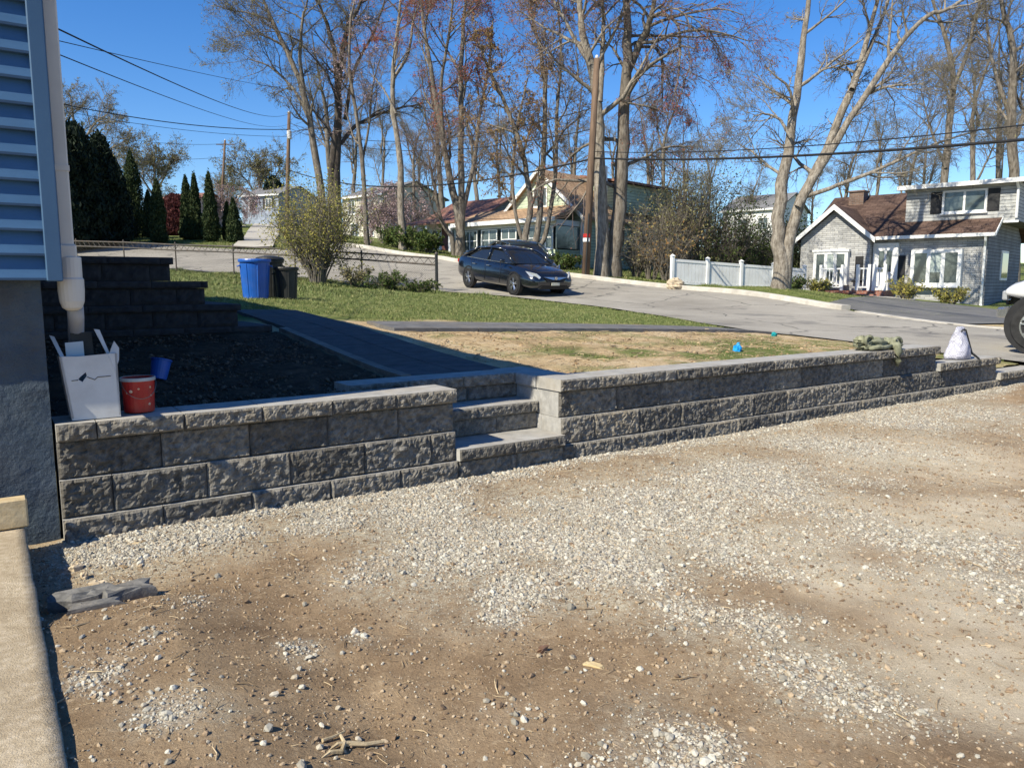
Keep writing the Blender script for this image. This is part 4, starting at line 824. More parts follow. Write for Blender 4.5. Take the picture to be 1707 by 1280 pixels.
def sedan(name, label, cat, loc, rz, paint, group=None, pitch=0):
    c = thing(name, label, cat, loc, rz, group); c.rotation_euler = (0, pitch, rz)
    st_ = [(-2.40, .48, .86, .60, .66, .60), (-2.36, .34, .98, .72, .80, .74), (-2.15, .25, 1.06, .82, .89, .80), (-1.75, .20, 1.07, .86, .92, .82), (-1.2, .18, 1.01, .88, .925, .84), (-.4, .18, .98, .89, .925, .85), (.5, .18, .95, .89, .925, .85), (1.05, .18, .945, .88, .925, .83), (1.5, .20, .90, .87, .92, .80), (1.95, .22, .82, .84, .90, .74), (2.22, .24, .74, .78, .83, .66), (2.37, .27, .64, .66, .70, .52), (2.42, .34, .54, .56, .58, .42)]
    MB().loft([body_ring(*s_) for s_ in st_]).build('body', paint, c, smooth=True, sub=1)
    # cabin: glass house with a painted roof and pillars
    gr = [(-2.02, 1.055, .66, .60, .0), (-1.62, 1.20, .78, .62, .0), (-1.10, 1.37, .81, .60, 0), (-.4, 1.445, .82, .60, 0), (.10, 1.43, .82, .60, 0), (.52, 1.31, .81, .61, 0), (.92, 1.10, .79, .64, 0), (1.22, .955, .76, .68, 0)]
    rings = []
    for x, zt, wb, wt, _ in gr:
        zb = .93; k = (zt - zb) / .5; wtt = wb + (wt - wb) * min(1, k)
        rings.append([(x, -wb, zb), (x, -(wb * .45 + wtt * .55), zb + (zt - zb) * .55), (x, -wtt, zt - .05 * min(1, k)), (x, -wtt * .8, zt), (x, 0, zt + .015), (x, wtt * .8, zt), (x, wtt, zt - .05 * min(1, k)), (x, wb * .45 + wtt * .55, zb + (zt - zb) * .55), (x, wb, zb)])
    MB().loft(rings, cap=False, closed=False).build('windows', M['carglass'], c, smooth=True, sub=1, fixn=True)
    rr = []
    for x, zt, wt in ((-1.25, 1.345, .60), (-1.05, 1.398, .605), (-.4, 1.468, .61), (.10, 1.452, .61), (.30, 1.40, .60), (.36, 1.375, .60)): rr.append([(x, -wt - .015, zt - .075), (x, -wt * .86, zt - .01), (x, 0, zt + .012), (x, wt * .86, zt - .01), (x, wt + .015, zt - .075), (x, wt * .7, zt - .06), (x, -wt * .7, zt - .06)])
    MB().loft(rr).build('roof', paint, c, smooth=True)
    for sg in (-1, 1):
        mb = MB(); mb.tube([(1.20, sg * .755, .965), (.75, sg * .735, 1.20), (.33, sg * .635, 1.375)], .035, 6); mb.tube([(-1.2, sg * .635, 1.35), (-1.62, sg * .72, 1.18), (-1.98, sg * .72, 1.06)], [.05, .07, .08], 6); mb.tube([(-.28, sg * .84, .97), (-.34, sg * .64, 1.40)], .03, 5); mb.tube([(.33, sg * .635, 1.375), (-.4, sg * .635, 1.41), (-1.2, sg * .635, 1.35)], .03, 5); mb.build('pillar', paint, c, smooth=True)
        MB().tube([(1.0, sg * .90, .955), (-.3, sg * .915, .985), (-1.5, sg * .90, 1.02)], .012, 5).build('window_trim', M['chrome'], c)
        mb = MB(); crumple(mb, (.85, sg * 1.0, 1.02), (.07, .10, .065), 2, 12, 8, .0); mb.build('mirror', paint, c, smooth=True)
        for xd in (.62, -.32, -1.22): MB().tube([(xd, sg * .915, .97), (xd + .02, sg * .933, .6), (xd - .03, sg * .915, .28)], .006, 4).build('door_seam', M['dkplastic'], c)
        for xd in (-.12, -1.02): MB().cbox(xd - .1, xd + .1, sg * .93 - .012, sg * .93 + .012, .80, .83, .005).build('door_handle', M['chrome'], c)
        for xw in (1.42, -1.38):
            MB().lathe([(.385, -.10), (.385, .016), (.335, .018)] if sg > 0 else [(.385, .10), (.385, -.016), (.335, -.018)], 28, (xw, sg * .902, .335), 'Y', False, False).build('wheel_arch', M['dkplastic'], c)
            wheel(c, xw, sg * .825, .325, .21, sg)
        mb = MB(); mb.prism([(2.14, sg * .78, .60), (2.34, sg * .56, .545), (2.36, sg * .52, .60), (2.26, sg * .62, .70), (1.96, sg * .84, .76)], (.035, sg * .03, .015)); mb.build('headlight', M['lampglass'], c)
        mb = MB(); mb.b2(-2.42, -2.3, sg * .5, sg * .76, .78, .90); mb.build('tail_light', mat('red_lens', [(.3, .01, .01), (.4, .02, .02)], 9, .2), c)
        MB().lathe([(.07, 0), (.05, .02)], 12, (2.33, sg * .55, .36), 'X').build('fog_light', M['lampglass'], c)
    MB().prism([(2.405, -.44, .60), (2.405, .44, .60), (2.43, .30, .46), (2.43, -.30, .46)], (.02, 0, 0)).build('grille', M['dkplastic'], c)
    MB().prism([(2.41, -.46, .625), (2.41, .46, .625), (2.435, .12, .545), (2.435, -.12, .545)], (.025, 0, -.005)).build('grille_bar', M['chrome'], c)
    MB().lathe([(.055, 0), (.05, .012)], 14, (2.46, 0, .585), 'X').build('badge', M['chrome'], c)
    MB().cbox(2.43, 2.455, -.16, .16, .36, .45, .004).build('number_plate', M['plate'], c)
    MB().prism([(2.36, -.62, .24), (2.36, .62, .24), (2.40, .5, .345), (2.40, -.5, .345)], (.03, 0, 0)).build('air_intake', M['dkplastic'], c)
    return c
ca = gpx(853, 26.4); head = math.atan2(-.83, .56)
def slope_pitch(p, hd, L_=1.4): return -math.atan2(H(p[0] + math.cos(hd) * L_, p[1] + math.sin(hd) * L_) - H(p[0] - math.cos(hd) * L_, p[1] - math.sin(hd) * L_), 2 * L_)
sedan('parked_car', 'dark navy sedan parked at the near edge of the street', 'car', ca + np.array([0, 0, .025]), head, M['navy'], pitch=slope_pitch(ca, head))
cb_ = gpx(866, 29.3); hd2 = math.atan2(-.96, .28)
sedan('parked_car', 'dark green car mostly hidden behind the navy sedan', 'car', cb_ + np.array([0, 0, .03]), hd2, M['darkgrey'], pitch=slope_pitch(cb_, hd2))
# white pickup at the street end of the driveway
pk_q = px(1732, 586, 12.5); hdp = math.atan2(.70, -.71)
pk = thing('white_pickup', 'white pickup with black wheel arch parked at the street edge', 'truck', (pk_q[0] + .05, pk_q[1] + .35, H(pk_q[0], pk_q[1]) + .02), hdp)
pk.location = tuple(np.array([pk_q[0], pk_q[1], pk_q[2]]) - np.array([math.cos(hdp) * 2.15, math.sin(hdp) * 2.15, 0]) + np.array([math.cos(hdp - math.pi / 2), math.sin(hdp - math.pi / 2), 0]) * .0)
# local: x forward, the side towards the camera is +y
pk.location = tuple(Vector(pk.location) + Vector((math.cos(hdp + math.pi / 2), math.sin(hdp + math.pi / 2), 0)) * -.86)
mb = MB(); mb.loft([body_ring(x, zb, zt, w0, w1, wt, .03) for x, zb, zt, w0, w1, wt in ((-2.85, .62, 1.22, .9, .95, .93), (-2.7, .52, 1.25, .93, .98, .95), (-.9, .50, 1.25, .94, .99, .95), (.4, .50, 1.22, .94, .99, .95), (1.1, .52, 1.20, .93, 1.0, .95), (2.0, .70, 1.20, .96, 1.05, .98), (2.5, .84, 1.16, .95, 1.03, .96), (2.68, .88, 1.06, .86, .92, .84), (2.72, .9, 1.0, .8, .84, .78))]); mb.build('body', M['whitepaint'], pk, smooth=True, sub=1)
rings = [[(x, -wb, 1.2), (x, -wt, zt - .05), (x, -wt * .85, zt), (x, wt * .85, zt), (x, wt, zt - .05), (x, wb, 1.2)] for x, zt, wb, wt in ((-1.0, 1.24, .9, .85), (-.85, 1.78, .9, .72), (.15, 1.84, .9, .74), (.45, 1.78, .9, .74), (1.05, 1.24, .88, .8))]
MB().loft(rings).build('windows', M['carglass'], pk); MB().loft([[(x, -.74, zt - .03), (x, -.6, zt + .02), (x, .6, zt + .02), (x, .74, zt - .03), (x, .6, zt - .06), (x, -.6, zt - .06)] for x, zt in ((-.9, 1.78), (.15, 1.86), (.5, 1.78))]).build('roof', M['whitepaint'], pk)
for sg in (-1, 1):
    for xw in (2.15, -1.65):
        MB().lathe([(.50, -.1), (.50, .03), (.40, .03)] if sg > 0 else [(.50, .1), (.50, -.03), (.40, -.03)], 30, (xw, sg * .98, .44), 'Y').build('fender_flare', M['dkplastic'], pk); wheel(pk, xw, sg * .90, .415, .27, sg, 6)
    MB().cbox(.8, .98, sg * 1.05 - .1, sg * 1.05 + .1, 1.25, 1.45, .02).build('mirror', M['dkplastic'], pk)
    MB().cbox(2.68, 2.78, sg * .45, sg * .66, .82, .98, .02).build('headlight', M['lampglass'], pk)
    MB().tube([(.9, sg * .8, 1.22), (.45, sg * .76, 1.79)], .04, 5).build('pillar', M['whitepaint'], pk)
MB().cbox(2.66, 2.86, -.62, .62, .52, .70, .03).build('bumper', M['chrome'], pk); MB().cbox(2.72, 2.77, -.4, .4, .74, .98, .01).build('grille', M['dkplastic'], pk)
# ------------------------------------------------------------------ houses across the street
PH = math.radians(42)
M['pane'] = glossy('window_glass', (.085, .105, .105), .06, 0, 0, .7)
M['curtain'] = mat('pale_blind', [(.30, .36, .34), (.42, .47, .45)], 4, .8)
M['trim'] = M['white']
M['stoneven'] = brickmat('grey_stone_veneer', [(.30, .30, .305), (.44, .44, .435)], (.20, .20, .20), .34, .085, .008, axis='SZ')
M['greysiding'] = brickmat('grey_lap_siding', [(.36, .365, .36), (.40, .405, .40)], (.14, .14, .14), 9.0, .13, .012, axis='SZ', bump=.3)
M['darksiding'] = brickmat('shaded_lap_siding', [(.17, .18, .20), (.20, .21, .23)], (.08, .08, .09), 9.0, .13, .012, axis='SZ', bump=.3)  # shade painted in: darker siding for house sides turned from the sun
M['shinglebrown'] = brickmat('brown_shingle', [(.07, .044, .034), (.125, .082, .065)], (.05, .03, .025), .3, .14, .01, axis='XY', bump=.5)
M['shingletan'] = brickmat('tan_shingle', [(.30, .20, .125), (.40, .275, .18)], (.12, .08, .05), .3, .14, .01, axis='XY', bump=.5)
M['shinglered'] = brickmat('red_shingle', [(.20, .105, .078), (.27, .145, .11)], (.15, .05, .04), .3, .14, .01, axis='XY', bump=.5)
M['shinglegrey'] = brickmat('grey_shingle_far', [(.16, .16, .165), (.22, .22, .225)], (.1, .1, .1), .3, .14, .01, axis='XY')
M['greensiding'] = brickmat('sage_lap_siding', [(.42, .48, .36), (.47, .53, .40)], (.17, .22, .17), 9.0, .15, .012, axis='SZ', bump=.3)
M['creamsiding'] = brickmat('cream_lap_siding', [(.58, .55, .46), (.62, .59, .5)], (.36, .34, .29), 9.0, .18, .012, axis='SZ', bump=.3)
M['bluesiding'] = brickmat('pale_blue_lap_siding', [(.26, .30, .37), (.29, .33, .40)], (.17, .2, .24), 9.0, .2, .012, axis='SZ', bump=.3)
M['brickred'] = brickmat('red_brick', [(.22, .085, .055), (.30, .12, .08)], (.3, .27, .24), .22, .075, .008, axis='SZ')
M['chimney'] = brickmat('dark_chimney_brick', [(.13, .085, .065), (.20, .13, .10)], (.2, .18, .16), .22, .075, .008, axis='SZ')
M['shutter'] = mat('black_shutter', [(.015, .015, .017), (.028, .028, .03)], 6, .6)
def window(par, x0, x1, z0, z1, y=0.0, cols=1, rows=1, fw=.07, blind=False, name='window', bay=0.0):
    """a window in a wall facing -y: frame, sill, each pane"""
    fr = MB(); yo = y - bay
    fr.b2(x0 - fw, x1 + fw, yo - .05, y + .02, z1, z1 + fw); fr.b2(x0 - fw, x1 + fw, yo - .05, y + .02, z0 - fw, z0); fr.b2(x0 - fw, x0, yo - .049, y + .02, z0, z1); fr.b2(x1, x1 + fw, yo - .049, y + .02, z0, z1)
    w_ = (x1 - x0) / cols; h_ = (z1 - z0) / rows
    for c in range(1, cols): fr.b2(x0 + c * w_ - fw * .5, x0 + c * w_ + fw * .5, yo - .045, y + .02, z0, z1)
    for r in range(1, rows): fr.b2(x0, x1, yo - .038, y + .02, z0 + r * h_ - .022, z0 + r * h_ + .022)
    o = fr.build(name, M['trim'], par)
    for c in range(cols): MB().b2(x0 + c * w_ + .001, x0 + (c + 1) * w_ - .001, yo - .02, y + .01, z0, z1).build('pane', M['pane'], o)
    if blind: MB().b2(x0 + (cols // 2) * w_ + fw * .5, x0 + (cols // 2 + 1) * w_ - fw * .5, yo - .024, yo - .019, z0 + (z1 - z0) * .35, z1).build('blind', M['curtain'], o)
    MB().b2(x0 - fw - .04, x1 + fw + .04, yo - .10, y + .01, z0 - fw - .05, z0 - fw - .001).build('sill', M['trim'], o); return o
# grey house: local x runs along its front to the right, y goes back; root at the near right corner
gx = px(1638, 511, 29.6); gq = thing('grey_house', 'grey stone and siding house with white bow windows and brown roof', 'house', gx, -PH)
def gl(u, Yref=0.0):
    k = ray(u, 460); k = k[0] / k[1]; return -(gx[0] - k * gx[1]) / (math.cos(PH) + k * math.sin(PH))   # local x on the front plane
GH = 2.74
def gl2(u, y):
    k = ray(u, 460); k = k[0] / k[1]; c, s_ = math.cos(PH), math.sin(PH); return (k * (gx[1] + y * c) - gx[0] - y * s_) / (c + k * s_)
MB().b2(gl(1448), 0, 0, 6.8, -.5, GH).build('wall', [M['stoneven']], gq)
xl, xr = gl(1338), gl(1452); xm = (xl + xr) / 2
MB().prism([(xl, -.35, -.5), (xr, -.35, -.5), (xr, -.35, GH + .02), (xm, -.35, GH + 1.22), (xl, -.35, GH + .02)], (0, 5.5, 0)).build('gable_wall', M['stoneven'], gq)
MB().b2(.0, .02, .02, 6.78, -.5, GH).build('side_siding', M['darksiding'], gq)
MB().prism([(.003, .02, GH), (.003, 6.78, GH), (.003, 3.4, GH + 1.93)], (.017, 0, 0)).build('side_gable', M['darksiding'], gq)
# roofs
mb = MB(); mb.prism([(xl, -.3, GH - .08), (xl, -.3, GH + .02), (xl, 3.4, GH + 2.1), (xl, 3.4, GH + 1.98)], (-xl + .28, 0, 0)); mb.prism([(xl, 3.4, GH + 2.1), (xl, 7.1, GH), (xl, 7.1, GH - .1), (xl, 3.4, GH + 1.98)], (-xl + .28, 0, 0)); mb.build('main_roof', M['shinglebrown'], gq)
mb = MB()
for sg in (-1, 1):
    e = xm + sg * ((xr - xl) / 2 + .22); mb.prism([(xm, -.6, GH + 1.40), (e, -.6, GH - .02), (e, -.6, GH - .10), (xm, -.6, GH + 1.30)], (0, 4.6, 0))
mb.build('gable_roof', M['shinglebrown'], gq)
for sg in (-1, 1):
    e = xm + sg * ((xr - xl) / 2 + .26); MB().prism([(xm, -.66, GH + 1.42), (e, -.66, GH - .02), (e, -.66, GH - .22), (xm, -.66, GH + 1.20)], (0, .055, 0)).build('bargeboard', M['trim'], gq)
MB().b2(xr + .15, .30, -.42, -.30, GH - .10, GH + .03).build('gutter', M['trim'], gq)
MB().prism([(.285, -.32, GH - .09), (.285, -.32, GH + .04), (.285, 3.4, GH + 2.13), (.285, 3.4, GH + 1.98)], (.03, 0, 0)).build('bargeboard', M['trim'], gq)
MB().tube([(-.02, -.36, GH - .1), (-.02, -.30, GH - .25), (-.06, -.08, GH - .45), (-.06, -.07, .1), (-.02, -.2, -.05)], .045, 6).build('downspout', M['trim'], gq)
# upper storey box with its flat-looking eave
uy = .8; ux0, ux1 = gl2(1503, uy), gl2(1688, uy); uz0, uz1 = GH + .5, GH + 1.95
MB().b2(ux0, ux1, uy, 6.4, uz0, uz1).build('upper_wall', M['greysiding'], gq)
MB().prism([(ux0 - .25, uy - .35, uz1 - .02), (ux0 - .25, 6.6, uz1 + .45), (ux0 - .25, 6.6, uz1 + .57), (ux0 - .25, uy - .35, uz1 + .10)], (ux1 - ux0 + .6, 0, 0)).build('upper_roof', M['shinglegrey'], gq)
MB().b2(ux0 - .27, ux1 + .36, uy - .42, uy - .352, uz1 - .05, uz1 + .12).build('fascia', M['trim'], gq)
MB().b2(ux0 - .02, ux1 + .05, uy - .05, uy, uz0 - .06, uz0 + .02).build('trim_board', M['trim'], gq)
MB().tube([(ux1 - .05, uy - .38, uz1), (ux1 - .03, uy - .1, uz1 - .25), (ux1 - .03, uy - .08, uz0 + .1)], .05, 6).build('downspout', M['trim'], gq)
wa, wb = gl2(1566, uy), gl2(1632, uy); window(gq, wa, wb, uz0 + .48, uz1 - .24, uy, 2, 1, .08)
for a in (wa - .50, wb + .10): MB().cbox(a, a + .40, uy - .045, uy, uz0 + .42, uz1 - .18, .01).build('shutter', M['shutter'], gq)
# bow windows, door, shutters, lamp
a, b_ = gl(1368), gl(1414); window(gq, a, b_, .98, 2.10, -.35, 3, 1, .13, True, 'bow_window', .18); MB().b2(a - .18, b_ + .18, -.62, -.33, 2.205, 2.29).build('window_hood', M['trim'], gq)
a, b_ = gl(1526), gl(1597); window(gq, a, b_, .90, 2.06, 0, 3, 1, .14, True, 'bow_window', .22)
a, b_ = gl(1459), gl(1491); dr = MB().b2(a, b_, -.06, .02, .59, 2.40).build('door', M['trim'], gq)
for k in (0, 1):
    w_ = (b_ - a); MB().b2(a + w_ * (.16 + k * .40), a + w_ * (.42 + k * .40), -.075, -.055, 1.35, 2.2).build('door_pane', M['pane'], dr)
MB().lathe([(.035, 0), (.04, .05)], 10, (b_ - .12, -.11, 1.25), 'Y').build('handle', M['chrome'], dr)
for x0, x1 in ((a - .12, a - .005), (b_ + .005, b_ + .12)): MB().b2(x0, x1, -.07, .02, .585, 2.5).build('door_frame', M['trim'], gq)
MB().b2(a - .12, b_ + .12, -.075, .02, 2.405, 2.51).build('door_frame', M['trim'], gq)
for u in (1436, 1501): x_ = gl(u); yy = -.35 if u < 1450 else 0; MB().cbox(x_ - .16, x_ + .16, yy - .04, yy, 1.05, 2.0, .01).build('shutter', M['shutter'], gq)
MB().cbox(gl(1436) - .22, gl(1436) + .22, -.55, -.36, .92, 1.02, .01).build('mailbox', M['shutter'], gq)
# porch: brick steps and white railings
pa, pb = gl(1386), gl(1496)
MB().b2(pa, pb, -1.55, -.36, -.3, .58).build('porch_floor', M['brickred'], gq)
for i in range(2): MB().b2(pa + .8, pb - .3, -1.9 - .32 * i, -1.55 - .32 * i + .003, -.3, .46 - .13 * i).build('step', M['brickred'], gq)
def railing(x0, x1, y, z0):
    for z_ in (z0 + .12, z0 + .86): MB().b2(x0, x1, y - .03, y + .03, z_, z_ + .06).build('rail', M['trim'], gq)
    n = max(3, int((x1 - x0) / .13))
    for i in range(n): x_ = x0 + (i + .5) * (x1 - x0) / n; MB().b2(x_ - .018, x_ + .018, y - .018, y + .018, z0 + .181, z0 + .859).build('baluster', M['trim'], gq)
    for x_ in (x0, x1): MB().cbox(x_ - .055, x_ + .055, y - .055, y + .055, z0, z0 + 1.05, .01).build('post', M['trim'], gq)
railing(pa + .08, gl(1424), -1.45, .582); railing(gl(1449), gl(1468), -1.45, .582); railing(gl(1476), pb - .05, -1.45, .582)
MB().b2(gl2(1408, 2.6), gl2(1432, 2.6), 2.6, 3.2, GH + .6, GH + 2.2).build('chimney', M['chimney'], gq)
MB().cbox(gl2(1408, 2.6) - .05, gl2(1432, 2.6) + .05, 2.54, 3.26, GH + 2.2, GH + 2.28, .02).build('chimney_cap', M['chimney'], gq)
# side window
mb = MB(); mb.b2(.02, .06, 2.6, 4.0, 1.0, 2.2); so = mb.build('window', M['trim'], gq); MB().b2(.061, .07, 2.7, 3.9, 1.1, 2.1).build('pane', M['pane'], so)

# generic gabled house, front facing -y, gable ends at x0/x1 or front
def simple_house(name, label, loc, rz, w, d, h, rise, wallm, roofm, ridge='x', wins=(), ov=.3, sidem=None):
    o = thing(name, label, 'house', loc, rz)
    MB().b2(-w, 0, 0, d, -.8, h).build('wall', wallm, o)
    mb = MB(); rf_ = MB()
    if ridge == 'x':
        for x_ in (-w, -.012): MB().prism([(x_, 0, h), (x_, d, h), (x_, d / 2, h + rise)], (.012, 0, 0)).build('gable', sidem or wallm, o)
        k = rise / (d / 2); rf_.prism([(-w - ov, -ov, h - ov * k), (-w - ov, d / 2, h + rise), (-w - ov, d / 2, h + rise + .12), (-w - ov, -ov, h - ov * k + .12)], (w + 2 * ov, 0, 0)); rf_.prism([(-w - ov, d + ov, h - ov * k), (-w - ov, d / 2, h + rise), (-w - ov, d / 2, h + rise + .12), (-w - ov, d + ov, h - ov * k + .12)], (w + 2 * ov, 0, 0))
        MB().b2(-w - ov, ov, -ov - .04, -ov, h - ov * k - .06, h - ov * k + .13).build('fascia', M['trim'], o)
    else:
        MB().prism([(0, 0, h), (-w, 0, h), (-w / 2, 0, h + rise)], (0, d, 0)).build('gable', wallm, o); k = rise / (w / 2)
        for sg in (-1, 1):
            e = -w / 2 + sg * (w / 2 + ov); rf_.prism([(e, -ov, h - ov * k), (-w / 2, -ov, h + rise), (-w / 2, -ov, h + rise + .12), (e, -ov, h - ov * k + .12)], (0, d + 2 * ov, 0))
            MB().prism([(e, -ov - .05, h - ov * k - .06), (-w / 2, -ov - .05, h + rise - .06), (-w / 2, -ov - .05, h + rise + .14), (e, -ov - .05, h - ov * k + .14)], (0, .05, 0)).build('bargeboard', M['trim'], o)
    rf_.build('roof', roofm, o)
    for wv in wins: window(o, *wv)
    return o
# green house
gxg = px(971, 447, 38.0); gh = simple_house('green_house', 'sage green house with glazed porch and steep tan roof', gxg, -PH, 5.4, 9.0, 2.5, 2.35, M['greensiding'], M['shingletan'], 'y', ov=.25)
MB().cbox(-.16, .02, -.03, .16, -.8, 2.5, .01).build('corner_trim', M['trim'], gh)
MB().b2(-6.6, -.2, -1.9, 0, -.8, .85).build('porch_wall', M['greensiding'], gh)
MB().b2(-6.6, -.2, -1.85, 0, 1.99, 2.25).build('porch_beam', M['trim'], gh)
MB().prism([(-6.9, -2.25, 2.2), (-6.9, -2.25, 2.32), (-6.9, .02, 3.1), (-6.9, .02, 2.95)], (6.95, 0, 0)).build('porch_roof', M['shingletan'], gh); MB().b2(-6.92, .07, -2.31, -2.25, 2.14, 2.34).build('fascia', M['trim'], gh)
MB().b2(-6.55, -.25, -1.7, -1.6, .85, 1.99).build('porch_screen', M['pane'], gh)
for x0, x1 in ((-6.4, -5.4), (-5.0, -4.0), (-3.6, -2.7), (-2.3, -1.4), (-1.2, -.4)): window(gh, x0, x1, .95, 1.9, -1.86, 2, 2, .06)
MB().b2(-.195, -.15, -1.86, -.1, .9, 1.95).build('side_screen', M['pane'], gh)
window(gh, -3.1, -2.3, 3.15, 4.0, 0, 2, 1, .06)
MB().b2(-.9, -.5, 2.2, 2.7, 3.6, 5.2).build('chimney', M['white'], gh)
MB().b2(-1.9, .05, 3.2, 8.2, 2.9, 4.35).build('dormer_wall', M['greensiding'], gh); MB().prism([(.35, 3.0, 4.34), (-2.5, 3.0, 4.85), (-2.5, 3.0, 4.97), (.35, 3.0, 4.46)], (0, 5.4, 0)).build('dormer_roof', M['shinglered'], gh)
for y0 in (1.2, 4.6): MB().b2(.0, .05, y0, y0 + 1.1, .9, 2.0).build('side_window', M['trim'], gh); MB().b2(.051, .06, y0 + .1, y0 + 1.0, 1.0, 1.9).build('side_pane', M['pane'], gh)
MB().b2(.6, 1.6, 6.2, 8.6, -.6, 1.0).build('bulkhead', M['white'], gh)
# small white house with red roof
wh = simple_house('white_cottage', 'small white cottage with red roof behind the maples', px(790, 424, 52), -PH, 5.2, 7.0, 2.2, 1.7, M['white'], M['shinglered'], 'x', [(-2.2, -1.2, .7, 1.7, 0, 2, 2, .07), (-4.6, -3.5, .7, 1.7, 0, 2, 2, .07)], .35, M['darksiding'])
MB().b2(.0, .015, 0, 7, -.8, 2.2).build('side_wall', M['darksiding'], wh); MB().b2(-3.1, -2.5, -.03, .01, 0, 1.9).build('door', mat('brown_door', [(.12, .05, .04), (.18, .08, .06)], 5, .6), wh)  # cottage side's shade is painted as darker siding
for x_ in (-5.1, -3.3, -1.0, -.1): MB().cbox(x_ - .1, x_ + .1, -1.3, -1.1, -.8, 2.05, .01).build('porch_post', M['trim'], wh)
MB().prism([(-5.5, -1.5, 2.0), (-5.5, -1.5, 2.12), (-5.5, .05, 2.5), (-5.5, .05, 2.35)], (5.6, 0, 0)).build('porch_roof', M['shinglered'], wh)
simple_house('cream_house', 'cream two storey house half hidden behind bare trunks', px(640, 398, 74), -PH, 6.4, 8, 4.2, 1.4, M['creamsiding'], M['shinglegrey'], 'x', [(-5.4, -4.4, 2.6, 3.8, 0, 2, 2, .08), (-2.6, -1.6, 2.6, 3.8, 0, 2, 2, .08), (-5.0, -3.9, .4, 1.6, 0, 2, 2, .08), (-2.6, -1.5, .4, 1.6, 0, 2, 2, .08)])
bhs = simple_house('pale_blue_house', 'pale blue house with grey roof up the side street', px(466, 380, 95), -PH + .35, 5.6, 8, 4.0, 1.3, M['bluesiding'], M['shinglegrey'], 'x', [(-1.9, -1.1, 2.5, 3.5, 0, 2, 1, .08), (-4.4, -3.6, 2.5, 3.5, 0, 2, 1, .08)])
for x_ in (-2.35, -1.0): MB().b2(x_, x_ + .35, -.04, 0, 2.45, 3.55).build('shutter', M['shutter'], bhs)
MB().b2(-5.4, -.4, -5.5, -.1, -1.2, -.05).build('terrace', M['kerb'], bhs)
simple_house('white_house', 'white house glimpsed through shrubs behind the big forked tree', px(1296, 400, 84), -PH, 6.5, 8, 3.4, 1.8, M['white'], M['shinglegrey'], 'x', [(-4.6, -3.6, 1.2, 2.4, 0, 2, 2, .08), (-2.2, -1.2, 1.2, 2.4, 0, 2, 2, .08)])
simple_house('pink_house', 'pale pink house low behind the dark cedars', px(315, 385, 80), -PH + .4, 5.0, 7, 2.8, 1.3, mat('pink_stucco', [(.5, .38, .34), (.58, .45, .41)], 2, .9), M['shinglered'], 'x', [(-3.6, -2.6, .8, 1.9, 0, 2, 1, .08)])

# ------------------------------------------------------------------ white panel fence across the street
fa, fb = gpx(1120, 29.0), gpx(1340, 31.5)
fo = thing('white_fence', 'white vinyl panel fence between the thicket and the grey house', 'fence', fa, math.atan2(fb[1] - fa[1], fb[0] - fa[0]))
L_ = float(np.linalg.norm((fb - fa)[:2])); slope = (fb[2] - fa[2]) / L_; npan = 4; zof = lambda x: slope * x
for k in range(npan + 1):
    x_ = k * L_ / npan; o = MB().cbox(x_ - .065, x_ + .065, -.065, .065, zof(x_) - .3, zof(x_) + 1.08, .012).build('post', M['trim'], fo); MB().add([(x_ - .085, -.085, zof(x_) + 1.08), (x_ + .085, -.085, zof(x_) + 1.08), (x_ + .085, .085, zof(x_) + 1.08), (x_ - .085, .085, zof(x_) + 1.08), (x_, 0, zof(x_) + 1.16)], [(3, 2, 1, 0), (0, 1, 4), (1, 2, 4), (2, 3, 4), (3, 0, 4)]).build('post_cap', M['trim'], o)
for k in range(npan):
    x0 = k * L_ / npan + .07; x1 = (k + 1) * L_ / npan - .07
    for z_ in (.06, .88): MB().prism([(x0, -.03, zof(x0) + z_), (x1, -.03, zof(x1) + z_), (x1, -.03, zof(x1) + z_ + .1), (x0, -.03, zof(x0) + z_ + .1)], (0, .06, 0)).build('rail', M['trim'], fo)
    n = int((x1 - x0) / .16)
    for i in range(n): a = x0 + i * (x1 - x0) / n; MB().b2(a + .006, a + (x1 - x0) / n - .006, -.012, .012, zof(a) + .161, zof(a) + .879).build('board', M['trim'], fo)
q = gpx(1126, 27.3); o = thing('tan_boulder', 'tan boulder sitting at the kerb near the white fence', 'boulder', q); crumple(MB(), (0, 0, .16), (.30, .24, .24), 8, 20, 14, .35).build('rock', M['tanstone'], o)

# ------------------------------------------------------------------ chain-link fence along the near side of the street
fp = [gpx(728, 25.6), gpx(570, 27.6), gpx(440, 29.5), gpx(300, 31.5), gpx(130, 34.5), gpx(20, 38)]
cf = thing('chain_link_fence', 'old chain link fence with double top rail along the lawn edge', 'fence', fp[0]); c0 = fp[0]; FHh = 1.12
posts = resample(np.array(fp), 2.6); posts[:, 2] = H(posts[:, 0], posts[:, 1])
for k, p in enumerate(posts):
    q_ = p - c0; r_ = .05 if k == 0 else .028
    MB().tube([q_ + np.array([0, 0, -.2]), q_ + np.array([0, 0, FHh + (.12 if k == 0 else .03)])], r_, 8).build('post', M['fencewire'] if k else M['black'], cf); MB().lathe([(r_ * 1.2, 0), (r_ * 1.3, .03), (r_ * .6, .07), (.004, .09)], 8, tuple(q_ + np.array([0, 0, FHh + (.12 if k == 0 else .03)]))).build('post_cap', M['fencewire'], cf)
